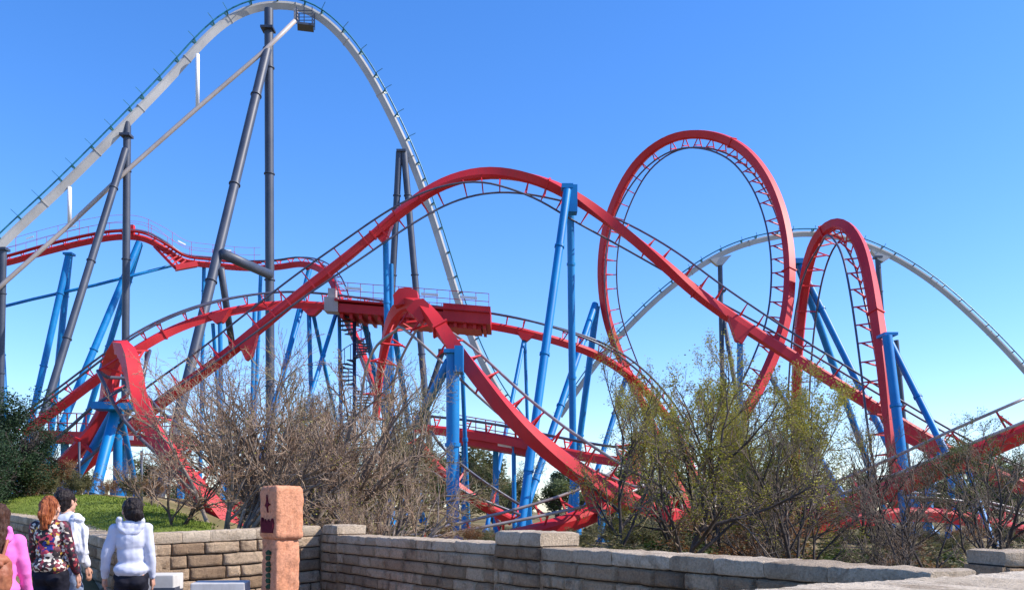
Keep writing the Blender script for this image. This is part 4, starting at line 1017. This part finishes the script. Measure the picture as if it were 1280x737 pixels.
prs = tree_proto(15, 2.2, 'bark_dark', 'twig', 'leaf_rust', 800, .015, stems=2, spread=.22, counts=(7, 6, 6), r0=.035, base_r=.05, ratio=(.6, .55, .5), angle=(.5, .6, .8))
bt(prs, 'small slender bare sapling on the lawn left of the totem', 214, 11.2, 562, 1.0, BT, 1.0, 1.15, H=2.2, k=1.2)
bt(prs, 'small bare sapling further back on the lawn beside the curled track leg', 188, 17, 565, 4.0, BT, 1.0, 1.5, H=2.2, k=1.2)

RT = 'budding trees behind the long shaded wall'
open_ = dict(stems=1, spread=.1, counts=(10, 6, 6, 4), r0=.08, ratio=(.62, .52, .5, .5), angle=(.75, .62, .6, .7), upt=.25, wob=.10, L0=.75, tmin=.22, rend=.0034)
multi = dict(stems=4, spread=.5, counts=(7, 6, 5, 4), r0=.05, ratio=(.58, .52, .5, .5), angle=(.6, .6, .62, .7), upt=.28, wob=.09, base_r=.1, L0=.72, tmin=.22, rend=.0034)
pt1 = tree_proto(21, 4, 'bark_dark', 'twig_dark', 'leaf_spring', 8000, .017, bottom=.8, **open_)
pt2 = tree_proto(22, 4, 'bark_dark', 'twig_olive', 'leaf_spring', 25000, .019, bottom=.6, **multi)
pt3 = tree_proto(23, 4, 'bark_dark', 'twig_dark', None, **multi)
pt4 = tree_proto(24, 4, 'bark_dark', 'twig_olive', 'leaf_green', 14000, .024, bottom=.5, **multi)
K4 = 1.33
def rt(proto, lab, px, Y, top, rot, wx=1.0, name='budding_tree', g=RT): return bt(proto, lab, px, Y, top, rot, g, wx, None, name, 'tree', 4, K4)
rt(pt1, 'slim dark trunked tree with sparse yellow green buds just right of the raised middle pier', 838, 11.5, 425, .4, .85)
rt(pt1, 'thin twiggy budding tree standing before the foot of the tall loop', 778, 14, 412, 2.6, .6)
rt(pt2, 'leafier yellow green tree between the slim trunk and the short blue column', 925, 15, 442, 1.2, .75)
rt(pt2, 'rounded yellow green tree behind the slim dark trunk, under the short blue column', 868, 18, 452, 5.0, .7)
rt(pt2, 'yellow green bushy tree left of the corkscrew arch foot', 985, 16, 468, 3.9, .6)
rt(pt3, 'dark many stemmed bare tree below the corkscrew arch', 1012, 12, 520, .8, 1.0, 'bare_tree')
rt(pt3, 'dark bare forked tree near the right end of the wall', 1192, 9, 545, 2.2, 1.1, 'bare_tree')
rt(pt3, 'bare tree behind the blue leg between the two forked dark trees', 1075, 15, 505, 4.4, .9, 'bare_tree')
rt(pt3, 'bare tree cut by the right edge of the photo', 1285, 13, 530, 5.5, 1.0, 'bare_tree')
rt(pt4, 'green leafed tree behind the rising track at right', 1235, 24, 515, 1.7, 1.0)
rt(pt4, 'green tinted tree behind the twigs at the foot of the far white hill', 900, 30, 500, .7, .9)
rt(pt4, 'pale green tree beneath the diving red track', 622, 60, 560, 2.4, 1.1)

# leafy masses: crowns made of many leaf faces on limbs
def leafy_proto(seed, height, width, leaf, nleaf, lsize, trunk_h=.25, nb=14, bark='bark_dark'):
    rs = np.random.RandomState(seed)
    lv = grow(seed, height, stems=2, spread=.25, counts=(8, 6, 4), r0=height*.03, ratio=(.55, .5, .5), angle=(.7, .7, .8), L0=.7, base_r=.05, rend=height*.003)
    Vs, Qs, off = [], [], 0
    for p, r in lv:
        V, Q = tubes_np(p, r, 5); Vs.append(V); Qs.append(Q+off); off += len(V)
    out = {'trunk': mesh_np('trunk', np.concatenate(Vs), np.concatenate(Qs), M[bark], True)}
    cen = []
    for _ in range(nb):
        a = rs.uniform(0, 2*np.pi); z = rs.uniform(trunk_h, .92); rr = width*.5*math.sqrt(max(0, 1-((z-.5)/.55)**2))*rs.uniform(.25, .95)
        cen.append((math.cos(a)*rr, math.sin(a)*rr, z*height, rs.uniform(.12, .24)*width))
    cen = np.array(cen); i = rs.randint(0, nb, nleaf)
    d = rs.normal(0, 1, (nleaf, 3)); d /= np.linalg.norm(d, axis=1)[:, None]
    pts = cen[i, :3]+d*(cen[i, 3]*rs.uniform(.35, 1.12, nleaf)**.8)[:, None]
    pts = pts[pts[:, 2] > height*.03]
    V, Q = leaf_quads(rs, pts, lsize); out['crown'] = mesh_np('crown', V, Q, M[leaf])
    return out
far1 = leafy_proto(31, 8, 8, 'leaf_far', 9000, .16); far2 = leafy_proto(32, 8, 7, 'leaf_olive', 8000, .16); far3 = leafy_proto(33, 8, 7, 'leaf_far', 6000, .17)
rnd = random.Random(8)
FG = 'far trees along the horizon'
k = 0
for px in range(-60, 1380, 36):
    Y = rnd.uniform(95, 150); top = rnd.uniform(572, 606)
    if 540 < px < 620: top -= 18
    x = (px-640)/F*Y; g_ = gz(x, Y); s = (CZ+(HY-top)/F*Y-g_)/8.3
    kind = rnd.choice((far1, far2, far3))
    d_ = {id(far1): 'pale green', id(far2): 'olive brown', id(far3): 'thin pale green'}[id(kind)]
    where = 'at left behind the blue legs' if px < 300 else 'behind the bare shrubs' if px < 540 else 'in the gap under the diving red track' if px < 740 else 'behind the budding trees' if px < 1020 else 'behind the rising track at right'
    tree('far_tree', f'{d_} far tree on the horizon {where}', 'tree', (x, Y, g_-.1), kind, FG, rotz=rnd.uniform(0, 6), sxyz=(s*1.15, s*1.15, s)); k += 1
ever = leafy_proto(41, 4, 4.2, 'leaf_dark', 26000, .045, .02, 26)
EG = 'dark evergreens at far left'
for px, Y, top, wx, lab in ((8, 22, 486, .9, 'tallest dark evergreen at the left edge'), (52, 24, 530, .75, 'lower dark evergreen just right of the tallest one'), (-40, 20, 520, .9, 'dark evergreen half outside the left edge')):
    x, y, z = base(px, Y); s = (CZ+(HY-top)/F*Y-z)/4.1
    tree('evergreen_tree', lab, 'tree', (x, y, z), ever, EG, rotz=px, sxyz=(s*wx, s*wx, s))
sh1 = tree_proto(51, 1.2, 'twig', 'twig_olive', 'leaf_olive', 9000, .022, stems=9, spread=.5, counts=(5, 5, 4), r0=.018, base_r=.12, ratio=(.6, .55, .5), angle=(.5, .6, .8), split=1, lspread=.04, L0=.75)
sh2 = tree_proto(52, 1.2, 'twig', 'twig', 'leaf_rust', 6000, .02, stems=9, spread=.5, counts=(5, 5, 4), r0=.018, base_r=.12, ratio=(.6, .55, .5), angle=(.5, .6, .8), split=1, lspread=.04, L0=.75)
sh3 = tree_proto(53, 1.2, 'twig', 'twig_olive', 'leaf_green', 14000, .026, stems=9, spread=.6, counts=(5, 5, 4), r0=.018, base_r=.12, ratio=(.6, .55, .5), angle=(.5, .6, .8), split=1, lspread=.05, L0=.75)
HG = 'shrubs along the top of the lawn'
for i, (px, Y, top, pr, lab) in enumerate(((18, 23, 560, sh2, 'rust brown shrub at the left end of the lawn top'), (42, 22.5, 572, sh1, 'olive shrub second from the left on the lawn top'), (68, 24, 562, sh2, 'tall rust shrub before the red corkscrew foot'),
                                       (102, 22, 580, sh1, 'round olive shrub left of the fan of blue legs'), (138, 22, 590, sh2, 'low rust shrub before the fan of blue legs'), (165, 21, 585, sh1, 'olive shrub right of the fan of blue legs'), (190, 20, 590, sh2, 'rust shrub at the right end of the lawn top'))):
    x = (px-640)/F*Y; z = CZ+(HY-617)/F*Y-.15; s = (CZ+(HY-top)/F*Y-z)/1.45
    tree('shrub', lab, 'shrub', (x, Y, z), pr, HG, rotz=i*1.3, sxyz=(s, s, s))
UG = 'undergrowth shrubs behind the long wall'
i = 0
rnd = random.Random(4)
for px in range(470, 1300, 30):
    Y = rnd.uniform(13, 19) if px < 1100 else rnd.uniform(9.5, 15); top = rnd.uniform(636, 658) if 770 < px < 1010 else rnd.uniform(662, 678)
    pr, c_ = rnd.choice(((sh1, 'olive'), (sh2, 'rust brown'), (sh3, 'green'), (sh3, 'green')))
    x, y, z = base(px+rnd.uniform(-10, 10), Y); s = (CZ+(HY-top)/F*Y-z)/1.45
    where = 'left of the middle pier' if px < 617 else 'right of the middle pier' if px < 800 else 'under the slim budding tree' if px < 960 else 'under the dark forked trees'
    tree('shrub', f'{c_} undergrowth shrub behind the long wall {where}', 'shrub', (x, y, z), pr, UG, rotz=i, sxyz=(s*1.3, s*1.3, s)); i += 1
rnd = random.Random(14)
for px in range(440, 1330, 22):
    Y = rnd.uniform(22, 42); top = rnd.uniform(615, 650) if 790 < px < 1010 else rnd.uniform(645, 664)
    pr, c_ = rnd.choice(((sh1, 'olive'), (sh2, 'rust brown'), (sh3, 'green'), (sh1, 'olive')))
    x, y, z = base(px+rnd.uniform(-10, 10), Y); s = (CZ+(HY-top)/F*Y-z)/1.45
    where = 'left of the near blue column' if px < 567 else 'under the diving red track' if px < 760 else 'behind the budding trees' if px < 1000 else 'below the rising red track at right'
    tree('shrub', f'{c_} shrub on the far ground {where}', 'shrub', (x, y, z), pr, 'shrubs on the far ground', rotz=i, sxyz=(s*1.4, s*1.4, s)); i += 1
# thin dark posts behind the lawn
for px, t0, Y, lab in ((99, 552, 24, 'thin dark post at the lawn top left of the blue legs'), (177, 563, 22, 'thin dark post at the lawn top right of the blue legs'), (2, 575, 24, 'thin dark post at the left edge of the lawn top')):
    a = P(px, t0, Y); z = gz(a.x, Y); r_ = empty('post', (a.x, Y, z), lab, 'post', 'thin dark posts')
    m = MB(); m.tube([(a.x, Y, z-.1), (a.x, Y, a.z)], .035, 8); m.build('shaft', M['slate'], r_, True)
# pale pointed roof in the trees
hp = P(916, 624, 60); hz = gz(hp.x, 60)
hut = empty('thatched_hut', (hp.x, 60, hz), 'small pale pointed roof glimpsed through the budding trees', 'hut')
m = MB(); m.tube([(hp.x, 60, hz), (hp.x, 60, hp.z-.3)], .9, 12); m.build('wall', M['strut'], hut, True)
m = MB(); m.tube([(hp.x, 60, hp.z-.4), (hp.x, 60, hp.z+1.0)], [1.2, .05], 14); m.build('roof', M['coping'], hut)

# -- totem
def rock_box(mb, c, yaw, hx, hy, z0, z1, seed, n=14, rough=.012, taper=0.0):
    ca, sa = math.cos(yaw), math.sin(yaw)
    nz = max(6, int((z1-z0)/.03)); per = 4*n
    V = []
    def off(q): return rough*vnoise((q[0]*1.0+seed, q[1], q[2]), 5)+rough*.6*vnoise((q[0]+seed, q[1], q[2]), 16)
    for k in range(nz+1):
        b = k/nz; z = z0+(z1-z0)*b
        e = min(b, 1-b)*(z1-z0); pull = max(0, .025-e)*.7
        for s in range(per):
            side = s//n; a = (s % n)/n*2-1
            x, y = ((a, -1), (1, a), (-a, 1), (-1, -a))[side]
            r_ = 1-.05*max(0, abs(x)+abs(y)-1.75)/.25
            tt = 1-taper*b
            x, y = x*r_*(hx*tt-pull), y*r_*(hy*tt-pull)
            wx, wy = c[0]+x*ca-y*sa, c[1]+x*sa+y*ca
            o = off((wx, wy, z)); L = math.hypot(x, y)
            # vertical cracks
            crk = -.018*max(0, 1-abs(vnoise((wx*3+seed, wy*3, z*1.1), 3.0, 2))*14)
            V.append((wx+(x*ca-y*sa)/L*(o+crk), wy+(x*sa+y*ca)/L*(o+crk), z+(.01*vnoise((wx, wy, seed), 9) if k in (0, nz) else 0)))
    Q = [(k*per+s, k*per+(s+1) % per, (k+1)*per+(s+1) % per, (k+1)*per+s) for k in range(nz) for s in range(per)]
    for b0, rev in ((0, True), (nz*per, False)):
        h2 = per//2
        for j in range(h2-1):
            q = (b0+j, b0+j+1, b0+per-2-j, b0+per-1-j); Q.append(q[::-1] if rev else q)
    mb.add(V, Q)
TY = 9.0; tc = P(352, 639, TY); yaw = R(-58)
yaw = R(31)   # front face turned to the right; corner edge faces the camera's left
# faces: local -x side looks left-front, local -y side looks right-front after a turn of -(60)
yaw = R(46)
tt = empty('rock_totem', (tc.x, TY, 0), 'tall terracotta rock totem with a square head and dark mouth, before the sunlit wall', 'totem')
zc0, zc1 = P(0, 673, TY).z, P(0, 607, TY).z
m = MB(); rock_box(m, (tc.x, TY), yaw, .162, .162, zc0, zc1, 3); o = m.build('head_block', M['totem'], tt, True, [random.Random(1).uniform(.3, .7)]*m.n)
m = MB(); rock_box(m, (tc.x-.01, TY), yaw, .142, .142, 0, zc0+.02, 8, taper=.02); m.build('shaft', M['totem'], tt, True, [.4]*m.n)
ca, sa = math.cos(yaw), math.sin(yaw)
def onface(u, z, half=.162, d=.006):   # left-front face (local -x)
    x, y = -half-d, u
    return (tc.x+x*ca-y*sa, TY+x*sa+y*ca, z)
def plate(poly, half, th=.012, mat='totem_dark', name='inlay', cx_=0):
    V = [onface(u, z, half, th) for u, z in poly]+[onface(u, z, half, -.02) for u, z in poly]
    V = [(v[0]+cx_, v[1], v[2]) for v in V]
    n = len(poly); bm_v = V
    me = bpy.data.meshes.new(name); me.from_pydata(bm_v, [], [tuple(range(n))[::-1]]+[(i, (i+1) % n, n+(i+1) % n, n+i) for i in range(n)]); me.materials.append(M[mat])
    a = me.attributes.new('tone', 'FLOAT', 'POINT'); a.data.foreach_set('value', [.5]*len(V))
    return link(name, me, tt)
zz = lambda py: P(0, py, TY).z
plate([(-.11, zz(665)), (.10, zz(665)), (.115, zz(651)), (.10, zz(646)), (.07, zz(652)), (.035, zz(648)), (.01, zz(653)), (-.03, zz(648)), (-.06, zz(652)), (-.10, zz(647)), (-.12, zz(653))], .162, name='mouth')
plate([(-.015, zz(640)), (.005, zz(634)), (.035, zz(631)), (.012, zz(628)), (.004, zz(618)), (-.018, zz(627)), (-.04, zz(630)), (-.012, zz(633))], .162, name='nose_mark')
for k in range(9):
    y0 = 686+k*7.0; s_ = 1 if k % 2 else -1
    plate([(-.035+.01*s_, zz(y0+6)), (.02, zz(y0+6.4)), (.04, zz(y0+3.4)), (.015+.012*s_, zz(y0+.6)), (-.02, zz(y0)), (-.042, zz(y0+2.6))], .140, mat='glyph', name='glyph', cx_=-.01)

# -- benches (pale stone blocks)
BG_ = 'pale stone blocks before the sunlit wall'
def block(lab, px0, px1, top, Y, dep, yaw_):
    a, b = P(px0, top, Y), P(px1, top, Y); c = (a+b)/2; z0 = gz(c.x, c.y)-.02; w_ = (b.x-a.x)/2
    root = empty('stone_bench', (c.x, c.y, z0), lab, 'bench', BG_)
    m = MB(); ca, sa = math.cos(yaw_), math.sin(yaw_)
    m.box((c.x, c.y+dep/2, a.z-.09), (w_*ca, w_*sa, 0), (-dep/2*sa, dep/2*ca, 0), (0, 0, .09)); o = m.build('seat', M['bench'], root)
    bv = o.modifiers.new('b', 'BEVEL'); bv.width = .012; bv.segments = 2
    m = MB(); m.box((c.x, c.y+dep/2, (a.z-.18+z0)/2), (w_*.86*ca, w_*.86*sa, 0), (-dep*.4*sa, dep*.4*ca, 0), (0, 0, (a.z-.18-z0)/2-.001)); m.build('plinth', M['bench'], root)
block('pale stone block partly hidden behind the woman in the grey hoodie', 178, 214, 718, 9.5, .4, R(6))
block('pale stone block nearer the totem, cut by the bottom edge', 236, 302, 728, 8.8, .35, R(8))
db = empty('dark_slab', base(204, 9.6), 'dark flat slab between the two pale stone blocks', 'slab')
c = P(206, 733, 9.6); m = MB(); m.box((c.x, 9.7, c.z-.03), (.11, .015, 0), (-.03, .2, 0), (0, 0, .03)); m.build('top', M['slate'], db)
m = MB(); z0 = gz(c.x, 9.7); m.box((c.x, 9.7, (c.z-.06+z0)/2), (.1, 0, 0), (0, .15, 0), (0, 0, (c.z-.06-z0)/2-.001)); m.build('foot', M['slate'], db)
